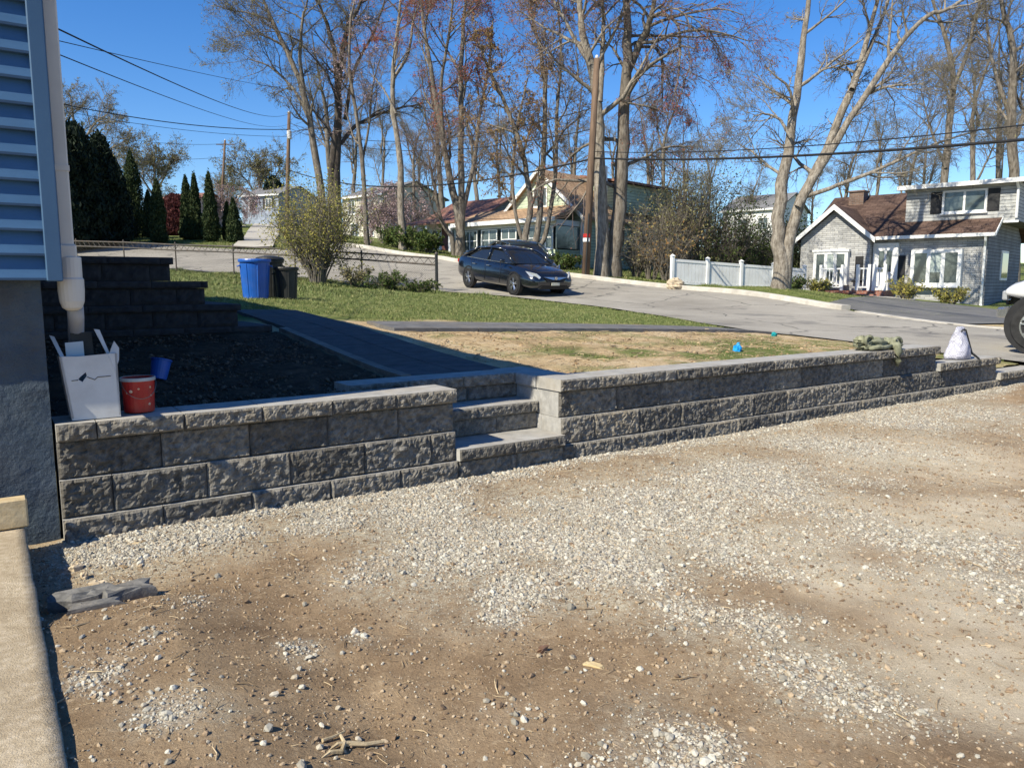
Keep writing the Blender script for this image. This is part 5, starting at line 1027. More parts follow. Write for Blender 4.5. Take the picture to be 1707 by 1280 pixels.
for k in range(len(posts) - 1):
    a, b_ = posts[k] - c0, posts[k + 1] - c0
    for z_ in (FHh, FHh - .22): MB().tube([a + np.array([0, 0, z_]), b_ + np.array([0, 0, z_])], .034, 6).build('rail', M['fencewire'], cf)
    mw = MB(); ln = float(np.linalg.norm((b_ - a)[:2])); n = int(ln / .075); hgt = FHh - .02; m_ = int(hgt / .075)
    for i in range(-m_, n):
        for sg in (1, -1):
            i0, i1 = (i, i + m_) if sg > 0 else (i + m_, i); f0, f1 = i0 / n, i1 / n; z0_, z1_ = .02, hgt
            if f0 < 0: z0_ += (z1_ - z0_) * (0 - f0) / (f1 - f0); f0 = 0
            elif f0 > 1: z0_ += (z1_ - z0_) * (1 - f0) / (f1 - f0); f0 = 1
            if f1 > 1: z1_ = z0_ + (z1_ - z0_) * (1 - f0) / (f1 - f0 + 1e-9); f1 = 1
            elif f1 < 0: z1_ = z0_ + (z1_ - z0_) * (0 - f0) / (f1 - f0 - 1e-9); f1 = 0
            if abs(f1 - f0) < 1e-4: continue
            mw.tube([a + (b_ - a) * f0 + np.array([0, 0, z0_]), a + (b_ - a) * f1 + np.array([0, 0, z1_])], .0022, 3, False)
    stuff(mw.build('wire_mesh', M['fencewire'], cf, fixn=False))
    # ornamental zigzag between the two rails
    zz = MB(); nz_ = int(ln / .16)
    zz.tube([a + (b_ - a) * (i / nz_) + np.array([0, 0, FHh - .02 - (.18 if i % 2 else 0)]) for i in range(nz_ + 1)], .013, 4); zz.build('zigzag_wire', M['fencewire'], cf)

# ------------------------------------------------------------------ bins
def bin_(name, label, u, v, Y, m_, h, r, lid):
    q = px(u, v, Y); o = thing(name, label, 'bin', (q[0], q[1], H(q[0], q[1])), .3)
    MB().lathe([(r * .78, 0), (r * .8, .01), (r * .97, h - .06), (r * 1.06, h - .055), (r * 1.08, h - .02), (r * 1.05, h), (r * .95, h - .01), (r * .76, .03), (.001, .02)], 32, cap1=False).build('body', m_, o)
    for a in (.2, 3.34):
        x, y = r * 1.0 * math.cos(a), r * 1.0 * math.sin(a); MB().tube([(x * .99 - y * .12, y * .99 + x * .12, h - .12), (x * 1.13, y * 1.13, h - .13), (x * .99 + y * .12, y * .99 - x * .12, h - .12)], .014, 6).build('handle', m_, o)
    if lid: MB().lathe([(r * 1.1, h - .01), (r * 1.12, h + .01), (r * 1.0, h + .05), (r * .4, h + .08), (.001, h + .085)], 32).build('lid', m_, o)
    else: MB().lathe([(r * .93, h - .12), (.001, h - .10)], 24).build('lid', M['dkplastic'], o)
    for k in range(8):
        a = k * math.pi / 4 + .2; MB().tube([(r * .80 * math.cos(a), r * .80 * math.sin(a), .03), (r * .955 * math.cos(a), r * .955 * math.sin(a), h - .09)], .012, 4).build('rib', m_, o)
    return o
bin_('blue_bin', 'round blue recycling bin standing on the lawn behind the stoop', 427, 497, 14.4, M['blue'], .72, .275, False)
bin_('black_bin', 'round black bin in front, nearest the street of the dark bins', 478, 497, 14.7, M['black'], .60, .225, False)
bin_('black_bin', 'taller black bin tucked between the blue bin and another', 452, 490, 15.3, M['black'], .74, .25, True)
# ------------------------------------------------------------------ trees
def tubes(P, Rr, sides):
    """P (N,K,3), Rr (N,K) -> verts, quads; the last ring closes to a point when its radius is tiny"""
    N, K, _ = P.shape; Tn = np.gradient(P, axis=1); Tn /= np.linalg.norm(Tn, axis=2, keepdims=True) + 1e-9
    mean = Tn.mean(1); ref = np.where(np.abs(mean[:, 2:3]) < .8, np.array([[0, 0, 1.0]]), np.array([[1.0, 0, 0]]))[:, None, :]
    A = np.cross(Tn, ref); A /= np.linalg.norm(A, axis=2, keepdims=True) + 1e-9; B = np.cross(Tn, A)
    an = np.arange(sides) * 2 * np.pi / sides; V = P[:, :, None] + (A[:, :, None] * np.cos(an)[None, None, :, None] + B[:, :, None] * np.sin(an)[None, None, :, None]) * Rr[:, :, None, None]
    n, k, s = np.meshgrid(np.arange(N), np.arange(K - 1), np.arange(sides), indexing='ij'); base = n * K * sides; s2 = (s + 1) % sides
    Q = np.stack([base + k * sides + s, base + k * sides + s2, base + (k + 1) * sides + s2, base + (k + 1) * sides + s], -1).reshape(-1, 4)
    return V.reshape(-1, 3), Q
def cones(P, Rr):
    """three-sided twigs that end in a point; P (N,3,3)"""
    N = len(P); V, Q = tubes(P[:, :2], Rr[:, :2], 3); tip = P[:, 2]; o = len(V); V = np.concatenate([V, tip]); n, s = np.meshgrid(np.arange(N), np.arange(3), indexing='ij')
    Tr = np.stack([n * 6 + 3 + s, n * 6 + 3 + (s + 1) % 3, o + n], -1).reshape(-1, 3); return V, Q, Tr
def spawn(P, Rr, n, f0, f1, ln, ang, trop, K, wob, rng, rscale=.6, lnvar=.45, rmin=.004, droop=0.0):
    N, Kp, _ = P.shape; f = f0 + (f1 - f0) * (np.arange(n)[None] + rng.random((N, n))) / n; x = f * (Kp - 1); i = np.clip(x.astype(int), 0, Kp - 2); fr = (x - i)[..., None]
    idx = np.arange(N)[:, None]; p = P[idx, i] * (1 - fr) + P[idx, i + 1] * fr; tn = P[idx, i + 1] - P[idx, i]; tn /= np.linalg.norm(tn, axis=2, keepdims=True) + 1e-9
    r = Rr[idx, i] * (1 - fr[..., 0]) + Rr[idx, i + 1] * fr[..., 0]
    rnd = rng.normal(size=(N, n, 3)); rnd -= (rnd * tn).sum(2, keepdims=True) * tn; rnd /= np.linalg.norm(rnd, axis=2, keepdims=True) + 1e-9
    a = np.radians(rng.uniform(ang[0], ang[1], (N, n)))[..., None]; d = tn * np.cos(a) + rnd * np.sin(a); d = d.reshape(-1, 3); p = p.reshape(-1, 3)
    plen = np.linalg.norm(np.diff(P, axis=1), axis=2).sum(1)[:, None]
    L = (ln if ln > 0 else -ln * plen) * (1 + rng.uniform(-lnvar, lnvar, (N, n))) * (1.15 - .55 * f); L = L.reshape(-1)
    out = np.empty((N * n, K, 3)); out[:, 0] = p; st_ = (L / (K - 1))[:, None]
    for k in range(1, K):
        d = d + rng.normal(size=d.shape) * wob + np.array([0, 0, trop - droop * k / K]); d /= np.linalg.norm(d, axis=1, keepdims=True); out[:, k] = out[:, k - 1] + d * st_
    r0 = np.minimum(r.reshape(-1) * rscale, .02 + L * .022); R = np.maximum(r0[:, None] * np.linspace(1, .25, K)[None], rmin); return out, R
def leaf_quads(C, size, rng, up=0.0, asp=.6):
    n = len(C); a = rng.normal(size=(n, 3)); a[:, 2] *= (1 - up); a /= np.linalg.norm(a, axis=1, keepdims=True); b = np.cross(a, rng.normal(size=(n, 3))); b /= np.linalg.norm(b, axis=1, keepdims=True)
    s = (size * rng.uniform(.6, 1.3, n))[:, None]; V = np.stack([C - a * s, C + b * s * asp, C + a * s, C - b * s * asp], 1).reshape(-1, 3); return V, np.arange(4 * n).reshape(n, 4)
def smooth_path(pts, n):
    pts = np.array(pts, float); m = len(pts); x = np.linspace(0, m - 1, n); i = np.clip(x.astype(int), 0, m - 2); t = (x - i)[:, None]
    pa = np.concatenate([[2 * pts[0] - pts[1]], pts, [2 * pts[-1] - pts[-2]]]); p0, p1, p2, p3 = pa[i], pa[i + 1], pa[i + 2], pa[i + 3]
    return .5 * (2 * p1 + (p2 - p0) * t + (2 * p0 - 5 * p1 + 4 * p2 - p3) * t ** 2 + (-p0 + 3 * p1 - 3 * p2 + p3) * t ** 3)
def grow_tree(name, label, Y, stems, bark, twig, seed, buds=None, n1=10, n2=6, n3=6, n4=4, l1=3.2, trop=.06, cat='tree', f0=.3, ang=(30, 65), droop=0.0, group=None, ext=4.0, base_world=None, twr=.005, root=None):
    """stems: list of (pixel polyline, base radius, tip radius[, distance offset at tip]) measured at distance Y"""
    rng = np.random.default_rng(seed); K = 22; P, Rr = [], []
    for stt in stems:
        pl, ra, rb = stt[:3]; ra *= .74; rb *= .74; dy = stt[3] if len(stt) > 3 else rng.uniform(-.8, .8)
        n = len(pl); pts = [np.array(px(u, v, Y + dy * (i / max(1, n - 1)))) for i, (u, v) in enumerate(pl)]
        if pl[-1][1] <= 12:
            dirn = pts[-1] - pts[-2]; dirn /= np.linalg.norm(dirn); pts.append(pts[-1] + (dirn * .8 + np.array([0, 0, .25])) * ext)
            rb = rb * .5
        q = smooth_path(pts, K); q[1:-1] += rng.normal(size=(K - 2, 3)) * ra * .09; P.append(q); f = np.linspace(0, 1, K); R = rb + (ra - rb) * (1 - f) ** .9
        R *= 1 + rng.normal(size=K) * .04
        if stt is stems[0] or pl[0][1] > 400: R[0] *= 1.3; R[1] *= 1.08
        Rr.append(R)
    P = np.array(P); Rr = np.array(Rr); base = P[0][0].copy(); g = H(base[0], base[1]); base[2] = g
    for k in range(len(P)):
        if P[k][0][2] < g + 1.2 and abs(P[k][0][0] - base[0]) < 2.5: P[k][0][2] = g - .25
    o = root or thing(name, label, cat, base, 0, group)
    P0_ = P - base
    V, Q = tubes(P0_, Rr, 10); np_mesh('trunk', V, [Q], M[bark], o, smooth=True)
    B1, R1 = spawn(P0_, Rr, n1, f0, 1, l1, ang, trop, 8, .16, rng, .55, droop=droop)
    B2, R2 = spawn(B1, R1, n2, .2, 1, -.48, (25, 60), trop * .7, 6, .18, rng, .6, droop=droop)
    V1, Q1 = tubes(B1, R1, 6); V2, Q2 = tubes(B2, R2, 4); lm_ = np_mesh('limbs', np.concatenate([V1, V2]), [np.concatenate([Q1, Q2 + len(V1)])], M[bark], o, smooth=True)
    stuff(lm_)
    B3, R3 = spawn(B2, R2, n3 + 1, .1, 1, -.56, (20, 60), trop * .5, 4, .22, rng, .7, rmin=twr, droop=droop)
    V3, Q3 = tubes(B3, np.maximum(R3, twr), 3); parts = [V3]; qs = [Q3]; ts_ = []
    tips = B3[:, -1]
    if n4:
        B4, R4 = spawn(B3, R3, n4, .2, 1, -.6, (20, 65), .0, 3, .2, rng, .8, rmin=twr * .8); V4, Q4, T4 = cones(B4, np.maximum(R4, twr * .8)); off = len(V3); parts.append(V4); qs.append(Q4 + off); ts_.append(T4 + off); tips = np.concatenate([B4[:, 2], B4[:, 1]])
    stuff(np_mesh('twigs', np.concatenate(parts), [np.concatenate(qs)] + ts_, M[twig], o))
    if buds:
        bm_, cnt, size = buds[:3]; cnt = int(cnt * 1.15); size = size * .7; hfrac = buds[3] if len(buds) > 3 else 0
        C = tips
        if hfrac:
            k = tips[:, 2] > np.quantile(tips[:, 2], hfrac); C = tips[k]
        C = C[rng.integers(0, len(C), cnt)] + rng.normal(size=(cnt, 3)) * .025; V, Q = leaf_quads(C, size, rng); stuff(np_mesh('buds', V, [Q], M[bm_], o))
    return o
M['purple'] = leafmat('purple_leaves', [(.05, .015, .018), (.09, .025, .025), (.13, .04, .035)])
M['budred'] = leafmat('red_maple_buds', [(.28, .05, .04), (.42, .10, .06), (.34, .14, .07), (.25, .08, .07)])
M['budolive'] = leafmat('olive_catkins', [(.16, .15, .06), (.26, .24, .10), (.32, .30, .14), (.22, .17, .09)])
M['budbrown'] = leafmat('rusty_brown_leaves', [(.20, .11, .05), (.32, .18, .07), (.36, .24, .09), (.24, .20, .07)])
M['budpink'] = leafmat('pink_blossom', [(.50, .36, .38), (.62, .46, .48), (.40, .28, .30)])
M['leafyellow'] = leafmat('yellow_green_leaves', [(.18, .19, .05), (.30, .29, .08), (.42, .37, .09), (.24, .20, .07)])
M['leafgreen'] = leafmat('mid_green_leaves', [(.04, .07, .02), (.08, .12, .03), (.14, .16, .05)])
M['cedar'] = leafmat('cedar_foliage', [(.012, .026, .010), (.028, .048, .016), (.06, .075, .025)], .1)
M['darkfir'] = leafmat('fir_foliage', [(.007, .015, .010), (.012, .024, .014), (.02, .032, .016)], .1)

grow_tree('leaning_tree', 'tall leaning tree with fine olive twigs beside the utility pole', 46, [([(540, 400), (535, 320), (524, 250), (508, 160), (480, 90), (452, 30), (440, 4)], .34, .10), ([(516, 200), (490, 150), (450, 112), (412, 98)], .14, .03, 2), ([(506, 150), (500, 90), (505, 30), (512, 2)], .16, .05, -1), ([(470, 75), (440, 60), (405, 55)], .10, .02)], 'bark', 'twig', 1, ('budolive', 9000, .055), 11, 7, 7, 4, 3.6, .05, ext=3)
grow_tree('twin_trunk_tree', 'dark twin-trunked tree standing behind the leaning tree', 48, [([(562, 400), (560, 320), (563, 230), (565, 130), (578, 50), (600, 4)], .42, .10), ([(553, 400), (552, 300), (562, 200), (560, 110), (545, 40), (530, 3)], .33, .08), ([(568, 240), (600, 205), (660, 182), (710, 172)], .17, .04, 2), ([(575, 200), (590, 120), (620, 60), (640, 5)], .16, .05, -2)], 'barkdark', 'twig', 2, ('budolive', 5000, .05), 10, 7, 7, 4, 3.4, .05)
grow_tree('slender_tree', 'slender grey tree standing between the twin trunks and pale trunk', 44, [([(612, 402), (608, 330), (603, 260), (592, 180), (582, 110), (585, 30), (590, 5)], .20, .06), ([(604, 270), (615, 210), (622, 140), (640, 80)], .10, .03)], 'bark', 'twigred', 3, ('budpink', 2600, .05), 10, 6, 6, 4, 2.4, .06)
grow_tree('pale_trunk_tree', 'tall straight pale-barked tree with red buds at its top', 42, [([(672, 405), (668, 330), (667, 260), (656, 190), (655, 130), (662, 60), (668, 4)], .27, .13), ([(657, 130), (680, 90), (690, 30), (700, 2)], .12, .05), ([(660, 190), (640, 150), (615, 120)], .09, .02)], 'barkpale', 'twigred', 4, ('budred', 5200, .055, .3), 8, 6, 6, 4, 2.6, .05, f0=.5)
grow_tree('red_maple', 'many-stemmed maple with red buds in front of the white cottage', 40, [([(768, 428), (766, 370), (755, 320), (745, 270), (728, 170), (712, 80), (702, 4)], .34, .08), ([(768, 400), (770, 330), (768, 240), (768, 130), (772, 40), (776, 2)], .28, .08), ([(757, 400), (735, 365), (722, 300), (712, 255)], .18, .05, -1), ([(772, 350), (790, 270), (800, 190), (815, 110), (822, 30)], .17, .05, 1), ([(740, 240), (735, 150), (748, 60), (755, 2)], .14, .05, -2)], 'bark', 'twigred', 5, ('budred', 11000, .055, .2), 10, 7, 7, 4, 3.0, .06)
grow_tree('rust_leaf_tree', 'clump tree with rusty young leaves in front of the green house', 35, [([(882, 436), (875, 400), (884, 340), (872, 260), (845, 180), (815, 115), (798, 70)], .24, .05), ([(888, 432), (898, 370), (903, 300), (910, 200), (905, 110), (890, 40), (884, 3)], .22, .07), ([(895, 420), (912, 380), (925, 290), (928, 200), (935, 100), (930, 8)], .17, .05), ([(878, 420), (862, 370), (855, 300), (862, 210), (880, 130)], .13, .04)], 'bark', 'twigred', 6, ('budbrown', 12000, .06), 11, 7, 7, 4, 2.6, .05)
grow_tree('kerb_tree', 'huge pale tree beside the utility pole at the kerb', 31, [([(1002, 466), (1003, 420), (1003, 340), (1000, 250), (996, 170), (982, 100), (968, 40), (966, 3)], .42, .17), ([(1000, 170), (1004, 100), (1006, 30), (1005, 2)], .16, .09), ([(985, 110), (960, 70), (940, 30), (925, 3)], .12, .05)], 'barkpale', 'twigred', 7, ('budred', 4500, .05, .2), 10, 7, 7, 4, 3.2, .03, f0=.45)
grow_tree('kerb_tree', 'huge forked tree with drooping side boughs standing at the kerb', 31.4, [([(1022, 466), (1026, 400), (1034, 320), (1040, 240), (1044, 150), (1046, 70), (1045, 3)], .46, .26), ([(1047, 120), (1064, 80), (1082, 40), (1090, 3)], .22, .15, -1), ([(1080, 30), (1110, 26), (1132, 50), (1133, 110), (1122, 170)], .10, .02, -1.5), ([(1060, 78), (1098, 85), (1104, 140), (1103, 185)], .09, .02, 1), ([(1050, 60), (1100, 60), (1160, 62), (1215, 60)], .08, .02, .5)], 'bark', 'twigred', 8, ('budred', 5000, .05), 9, 6, 5, 4, 3.0, -.01, f0=.25, droop=.25)
grow_tree('forked_tree', 'great pale forked tree on the bank before the white fence', 27, [([(1300, 480), (1302, 430), (1296, 380), (1304, 310), (1316, 240), (1328, 160), (1340, 70), (1348, 3)], .38, .10), ([(1306, 470), (1318, 390), (1338, 330), (1378, 250), (1418, 150), (1440, 80), (1462, 3)], .30, .08, .8), ([(1330, 345), (1378, 262), (1430, 180), (1490, 88), (1545, 28), (1600, 4)], .20, .07, -.8), ([(1336, 330), (1400, 308), (1470, 280), (1560, 240), (1640, 215)], .12, .025, -1.2), ([(1420, 150), (1450, 80), (1480, 3)], .13, .06, 1.5), ([(1318, 230), (1300, 200), (1275, 190), (1255, 195)], .08, .02), ([(1440, 160), (1480, 145), (1540, 140)], .08, .02, -1)], 'barkpale', 'twigpale', 9, ('budolive', 2500, .04), 9, 7, 6, 4, 2.4, .04, f0=.35)
# trees rising behind the grey house
far1 = grow_tree('bare_tree', 'bare branching tree rising behind the grey house chimney', 44, [([(1570, 440), (1572, 330), (1580, 230), (1590, 130), (1575, 60), (1555, 4)], .34, .09), ([(1588, 150), (1612, 90), (1625, 30), (1640, 2)], .17, .06), ([(1576, 280), (1550, 210), (1535, 150)], .12, .03)], 'bark', 'twigpale', 10, ('budolive', 3000, .05), 11, 7, 7, 4, 3.2, .05)
far2 = grow_tree('bare_tree', 'thick dark bare tree rising over the grey house upper storey', 43, [([(1690, 440), (1690, 300), (1685, 210), (1690, 120), (1682, 50), (1670, 3)], .42, .12), ([(1688, 240), (1712, 180), (1735, 110)], .2, .05), ([(1686, 200), (1665, 140), (1650, 80), (1642, 5)], .17, .05)], 'bark', 'twig', 11, ('budolive', 2500, .05), 10, 7, 7, 4, 3.2, .05)
base_proto = far1
def plant(u, Y, label, sc, rz, src): q = gpx(u, Y); o = dup(src, q, rz, sc, label); o['group'] = 'distant bare trees'; return o
far1['group'] = far2['group'] = 'distant bare trees'
for u, Y, sc, rz, src, lb in ((1610, 62, 1.05, 2.0, far1, 'paler bare tree farther back behind the grey house roof'), (1530, 72, .7, 4.0, far2, 'bare tree far behind the grey house gable'), (1655, 70, 1.1, 1.0, far1, 'far bare tree filling the sky behind the upper storey'), (1450, 74, .8, 5.0, far1, 'far bare tree seen through the forked tree'),
                              (1390, 80, .75, 2.6, far2, 'distant bare tree beyond the white fence'), (1180, 72, .62, .4, far1, 'distant bare tree over the brush thicket'), (1100, 66, .8, 3.3, far1, 'bare tree behind the green house dormer'), (950, 70, .75, 1.6, far2, 'bare tree behind the green house ridge'), (850, 78, .7, 4.4, far1, 'bare tree behind the rusty clump tree'),
                              (740, 76, .9, .9, far2, 'bare tree behind the red maple'), (640, 92, .85, 5.5, far1, 'bare tree behind the cream house'), (590, 100, .9, 2.2, far2, 'bare tree beyond the twin trunks'), (700, 96, .75, 3.9, far1, 'distant tree behind the pale trunk'), (1780, 55, 1.0, 3.0, far1, 'bare tree rising past the grey house side'), (1020, 85, .8, 2.9, far1, 'distant bare tree behind the kerb trees')):
    plant(u, Y, lb, sc, rz, src)

for k, (u, Y, sc, rz) in enumerate(((560, 70, .9, 1.1), (690, 70, .65, 4.1), (800, 68, .7, 5.2), (835, 72, .7, 1.9), (1085, 74, .75, 4.9), (1140, 84, .7, 1.4), (1240, 88, .55, 3.0), (1350, 90, .6, .6), (1490, 70, .7, 2.2), (1720, 64, .9, 1.7))):
    plant(u, Y, 'bare tree in the brushy wood behind the houses', sc, rz, far1 if k % 2 else far2)['group'] = 'bare trees of the wood behind the houses'
rt = grow_tree('round_tree', 'rounded bare tree behind the pale blue house', 112, [([(435, 385), (434, 340), (432, 300), (430, 265)], .34, .10), ([(434, 335), (410, 300), (392, 285)], .2, .05), ([(434, 330), (455, 300), (468, 280)], .2, .05)], 'bark', 'twig', 12, ('budolive', 7000, .14), 12, 8, 7, 4, 4.2, .03, f0=.15, twr=.012)
dup(rt, gpx(265, 100), 1.0, .95, 'rounded bare tree behind the dark cedars'); dup(rt, gpx(385, 125), 2.5, .7, 'low rounded tree beside the farther utility pole')
ev = grow_tree('pale_bare_tree', 'pale bare tree showing above the dark evergreens', 66, [([(130, 396), (130, 300), (125, 230), (118, 165)], .36, .08), ([(128, 260), (155, 210), (180, 190)], .18, .04), ([(128, 250), (105, 200), (100, 160)], .18, .04), ([(130, 300), (175, 255), (210, 235)], .14, .03)], 'barkpale', 'twigpale', 13, ('budolive', 4500, .07), 10, 7, 7, 4, 2.8, .04, twr=.009)
wp = grow_tree('weeping_cherry', 'pink weeping cherry beside the pale blue house', 84, [([(392, 388), (393, 355), (394, 325)], .18, .08), ([(394, 335), (410, 318), (428, 330)], .1, .03), ([(394, 335), (380, 318), (372, 335)], .1, .03)], 'bark', 'twigred', 14, ('budpink', 3600, .09), 12, 6, 6, 3, 2.6, -.05, droop=.6, twr=.008)
dup(wp, gpx(668, 66), 1.0, 1.1, 'pink weeping cherry behind the low hedge across the street'); dup(wp, gpx(640, 60), 2.2, .9, 'smaller pink cherry beside the cream house')

# evergreens
def evergreen(name, label, u, Y, hgt, rad, seed, matl='cedar', shape=.75, group=None, n=7000, base=None):
    rng = np.random.default_rng(seed); q = gpx(u, Y) if base is None else base; o = thing(name, label, 'tree', q, rng.uniform(0, 6), group)
    MB().tube([(0, 0, -.3), (0, 0, hgt * .4), (0, 0, hgt * .85)], [rad * .16, rad * .1, .02], 7).build('trunk', M['barkdark'], o)
    z = rng.beta(1.1, 1.5, n) * hgt; f = z / hgt; prof = rad * np.minimum(1, (f / .07 + .35)) * (1 - f ** 1.6) ** shape + .03
    an = rng.uniform(0, 6.283, n); lump = 1 + .45 * (fbm(np.cos(an) * 2 + 7, np.sin(an) * 2, f * hgt * 1.6, seed=seed, oct=4) - .5) * 2; rr = prof * lump * np.sqrt(rng.uniform(.3, 1, n)) * np.where(rng.random(n) < .12, rng.uniform(1.0, 1.22, n), 1)
    z = z + np.where(rng.random(n) < .1, rng.uniform(0, .05, n) * hgt, 0)
    C = np.stack([rr * np.cos(an), rr * np.sin(an), z + .05], 1); V, Q = leaf_quads(C, np.float64(max(.09, rad * .11)), rng, -1.6, .35)
    rings = [[(.5 * rad * min(1, (t_ / .07 + .35)) * (1 - t_ ** 1.6) ** shape * math.cos(a), .5 * rad * min(1, (t_ / .07 + .35)) * (1 - t_ ** 1.6) ** shape * math.sin(a), t_ * hgt + .05) for a in np.linspace(0, 6.283, 12, endpoint=False)] for t_ in np.linspace(0, .97, 9)]
    co_ = np_mesh('crown', V, [Q], M[matl], o); MB().loft(rings).build('inner_crown', M[matl], o); return o
for u, Y, top, rp, seed, lb in ((230, 51, 252, 21, 1, 'tallest narrow cedar beside the dark firs'), (270, 47, 300, 14, 2, 'narrow cedar standing in front of the cedar row'), (255, 52, 318, 10, 3, 'short cedar half hidden behind the narrow cedar'), (318, 50, 294, 12, 4, 'slim cedar of a touching pair'), (332, 50, 290, 11, 5, 'pointed cedar of the touching pair, nearer the utility poles'), (356, 49, 287, 13, 6, 'pointed cedar standing alone before the weeping cherry'), (384, 50, 338, 8, 7, 'short cedar leaning on its squat neighbour'), (394, 49, 332, 11, 8, 'squat cedar at the corner of the side street')):
    q = gpx(u, Y); hh_ = px(u, top, Y)[2] - q[2]; evergreen('cedar', lb, u, Y, hh_, rp / 1280 * Y, seed, 'cedar', .8, 'cedars in the corner garden', 7500)
for u, Y, top, rp, seed, lb in ((140, 44, 205, 48, 11, 'broad dark fir beside the blue house corner'), (180, 46, 222, 38, 12, 'dark fir between the broad fir and the cedars'), (105, 42, 200, 40, 13, 'dark fir mostly behind the blue house downspout'), (203, 49, 268, 24, 14, 'shorter dark fir against the tallest cedar')):
    q = gpx(u, Y); hh_ = px(u, top, Y)[2] - q[2]; evergreen('dark_fir', lb, u, Y, hh_, rp / 1280 * Y, seed, 'darkfir', .55, 'dark firs behind the blue house', 11000)
evergreen('dark_spruce', 'distant dark spruce over the thicket', 1250, 95, 5.6, 1.7, 15, 'darkfir', 1.0); evergreen('dark_spruce', 'dark evergreen beside the rounded tree', 462, 100, 6.0, 2.4, 17, 'darkfir', .7)
evergreen('red_leaf_tree', 'round purple-leaved tree behind the cedars', 298, 66, 3.4, 1.3, 16, 'purple', .4)

# shrubs
def shrub(name, label, q, h, r, seed, leaf, nleaf=2500, lsize=.05, nst=26, twig='twig', group=None, trop=.05):
    rng = np.random.default_rng(seed); o = thing(name, label, 'shrub', q, 0, group); K = 7; an = rng.uniform(0, 6.283, nst); el = rng.uniform(.25, 1.0, nst)
    d = np.stack([np.cos(an) * el * r, np.sin(an) * el * r, h * rng.uniform(.6, 1.05, nst)], 1); f = np.linspace(0, 1, K)[None, :, None]
    P = np.stack([np.cos(an) * .12 * r, np.sin(an) * .12 * r, np.full(nst, -.05)], 1)[:, None] + d[:, None] * f ** np.array([1.3, 1.3, .9]); P += rng.normal(size=P.shape) * .03 * h * f; R = np.linspace(1, .3, K)[None] * rng.uniform(.010, .02, (nst, 1)) * h ** .5
    V1, Q1 = tubes(P, R, 4); np_mesh('stems', V1, [Q1], M[twig], o)
    B2, R2 = spawn(P, R, 7, .2, 1, h * .32, (20, 60), trop, 4, .2, rng, .6, rmin=.005); B3, R3 = spawn(B2, R2, 5, .2, 1, -.6, (20, 60), 0, 3, .2, rng, .7, rmin=.004)
    V2, Q2 = tubes(B2, R2, 3); V3, Q3, T3 = cones(B3, np.maximum(R3, .004)); np_mesh('twigs', np.concatenate([V2, V3]), [np.concatenate([Q2, Q3 + len(V2)]), T3 + len(V2)], M[twig], o)
    if nleaf:
        tips = np.concatenate([B3[:, 2], B3[:, 1], B2[:, -1]]); C = tips[rng.integers(0, len(tips), nleaf)] + rng.normal(size=(nleaf, 3)) * .05 * h; C[:, 2] = np.maximum(C[:, 2], .04); V, Q = leaf_quads(C, lsize, rng); np_mesh('leaves', V, [Q], M[leaf], o)
    return o
shrub('forsythia', 'large yellow-green forsythia bush at the chain link fence', gpx(530, 26.4), 3.1, 1.5, 1, 'leafyellow', 9000, .036, 60, 'twigpale')
for k, (u, Y, h, r, lf, nl, tw, lb) in enumerate(((1085, 31.5, 3.0, 1.3, 'budolive', 900, 'twigpale', 'bare grey-brown thicket shrub beside the green house wall'), (1130, 33, 3.9, 1.5, 'budolive', 1600, 'twig', 'tall twiggy shrub behind the first fence post'), (1175, 35, 4.3, 1.6, 'budolive', 2600, 'twigpale', 'tallest twiggy shrub of the thicket'), (1215, 34, 3.2, 1.5, 'leafgreen', 2600, 'twig', 'greenish shrub behind the white fence panels'),
                                                  (1255, 35, 2.6, 1.3, 'leafgreen', 3400, 'twig', 'dense dark green shrub behind the forked tree'), (1150, 41, 5.6, 2.0, 'budolive', 3800, 'twigpale', 'pale olive young tree clump behind the thicket'), (1110, 30.6, 2.0, 1.0, 'budbrown', 600, 'twigpale', 'low dry shrub at the kerb beside the white fence'), (1060, 32, 1.6, .9, 'budolive', 300, 'twigpale', 'sparse bare sapling shrub beside the huge kerb trees'), (1285, 37, 3.0, 1.5, 'leafgreen', 4200, 'twig', 'dark evergreen shrub between fence and grey house gable'), (1325, 39, 2.6, 1.3, 'leafgreen', 3200, 'twig', 'dark shrub hard against the grey house gable wall'))):
    shrub('thicket_shrub', lb, gpx(u, Y), h, r, 20 + k, lf, nl, .05, 34, tw, 'shrubs across the street')
for k, (u, Y, h, r, lf, nl, lb) in enumerate(((1366, 30.6, .55, .5, 'leafyellow', 900, 'small yellow-green shrub under the left bow window'), (1510, 28.9, .75, .6, 'leafyellow', 1300, 'arching yellow-green shrub beside the porch steps'), (1590, 28.0, .6, .6, 'leafyellow', 1200, 'spreading yellow-green shrub under the wide bow window'), (1325, 30.5, .6, .5, 'leafgreen', 800, 'low green shrub at the foot of the gable wall'),
                                              (660, 44, 1.15, .9, 'leafgreen', 3000, 'rounded dark hedge shrub across the street'), (690, 42, 1.1, .9, 'leafgreen', 3000, 'dark hedge shrub next to the pale trunk'), (715, 41, .95, .8, 'leafgreen', 2600, 'dark hedge shrub nearest the white cottage'), (940, 35, .7, .9, 'leafgreen', 1500, 'leafy green plants before the green house porch'), (818, 48, 1.3, 1.0, 'leafgreen', 2400, 'dark shrub beside the white cottage side wall'), (640, 25.5, .6, .7, 'leafgreen', 1300, 'weedy green clump growing through the chain link fence'), (700, 25.2, .45, .6, 'leafgreen', 900, 'low weeds at the chain link end post'), (590, 26.2, .7, .6, 'budolive', 700, 'dry weeds under the forsythia edge'))):
    shrub('garden_shrub', lb, gpx(u, Y), h, r, 50 + k, lf, nl, .045 if Y < 32 else .07, 24, 'twigpale', 'garden shrubs')

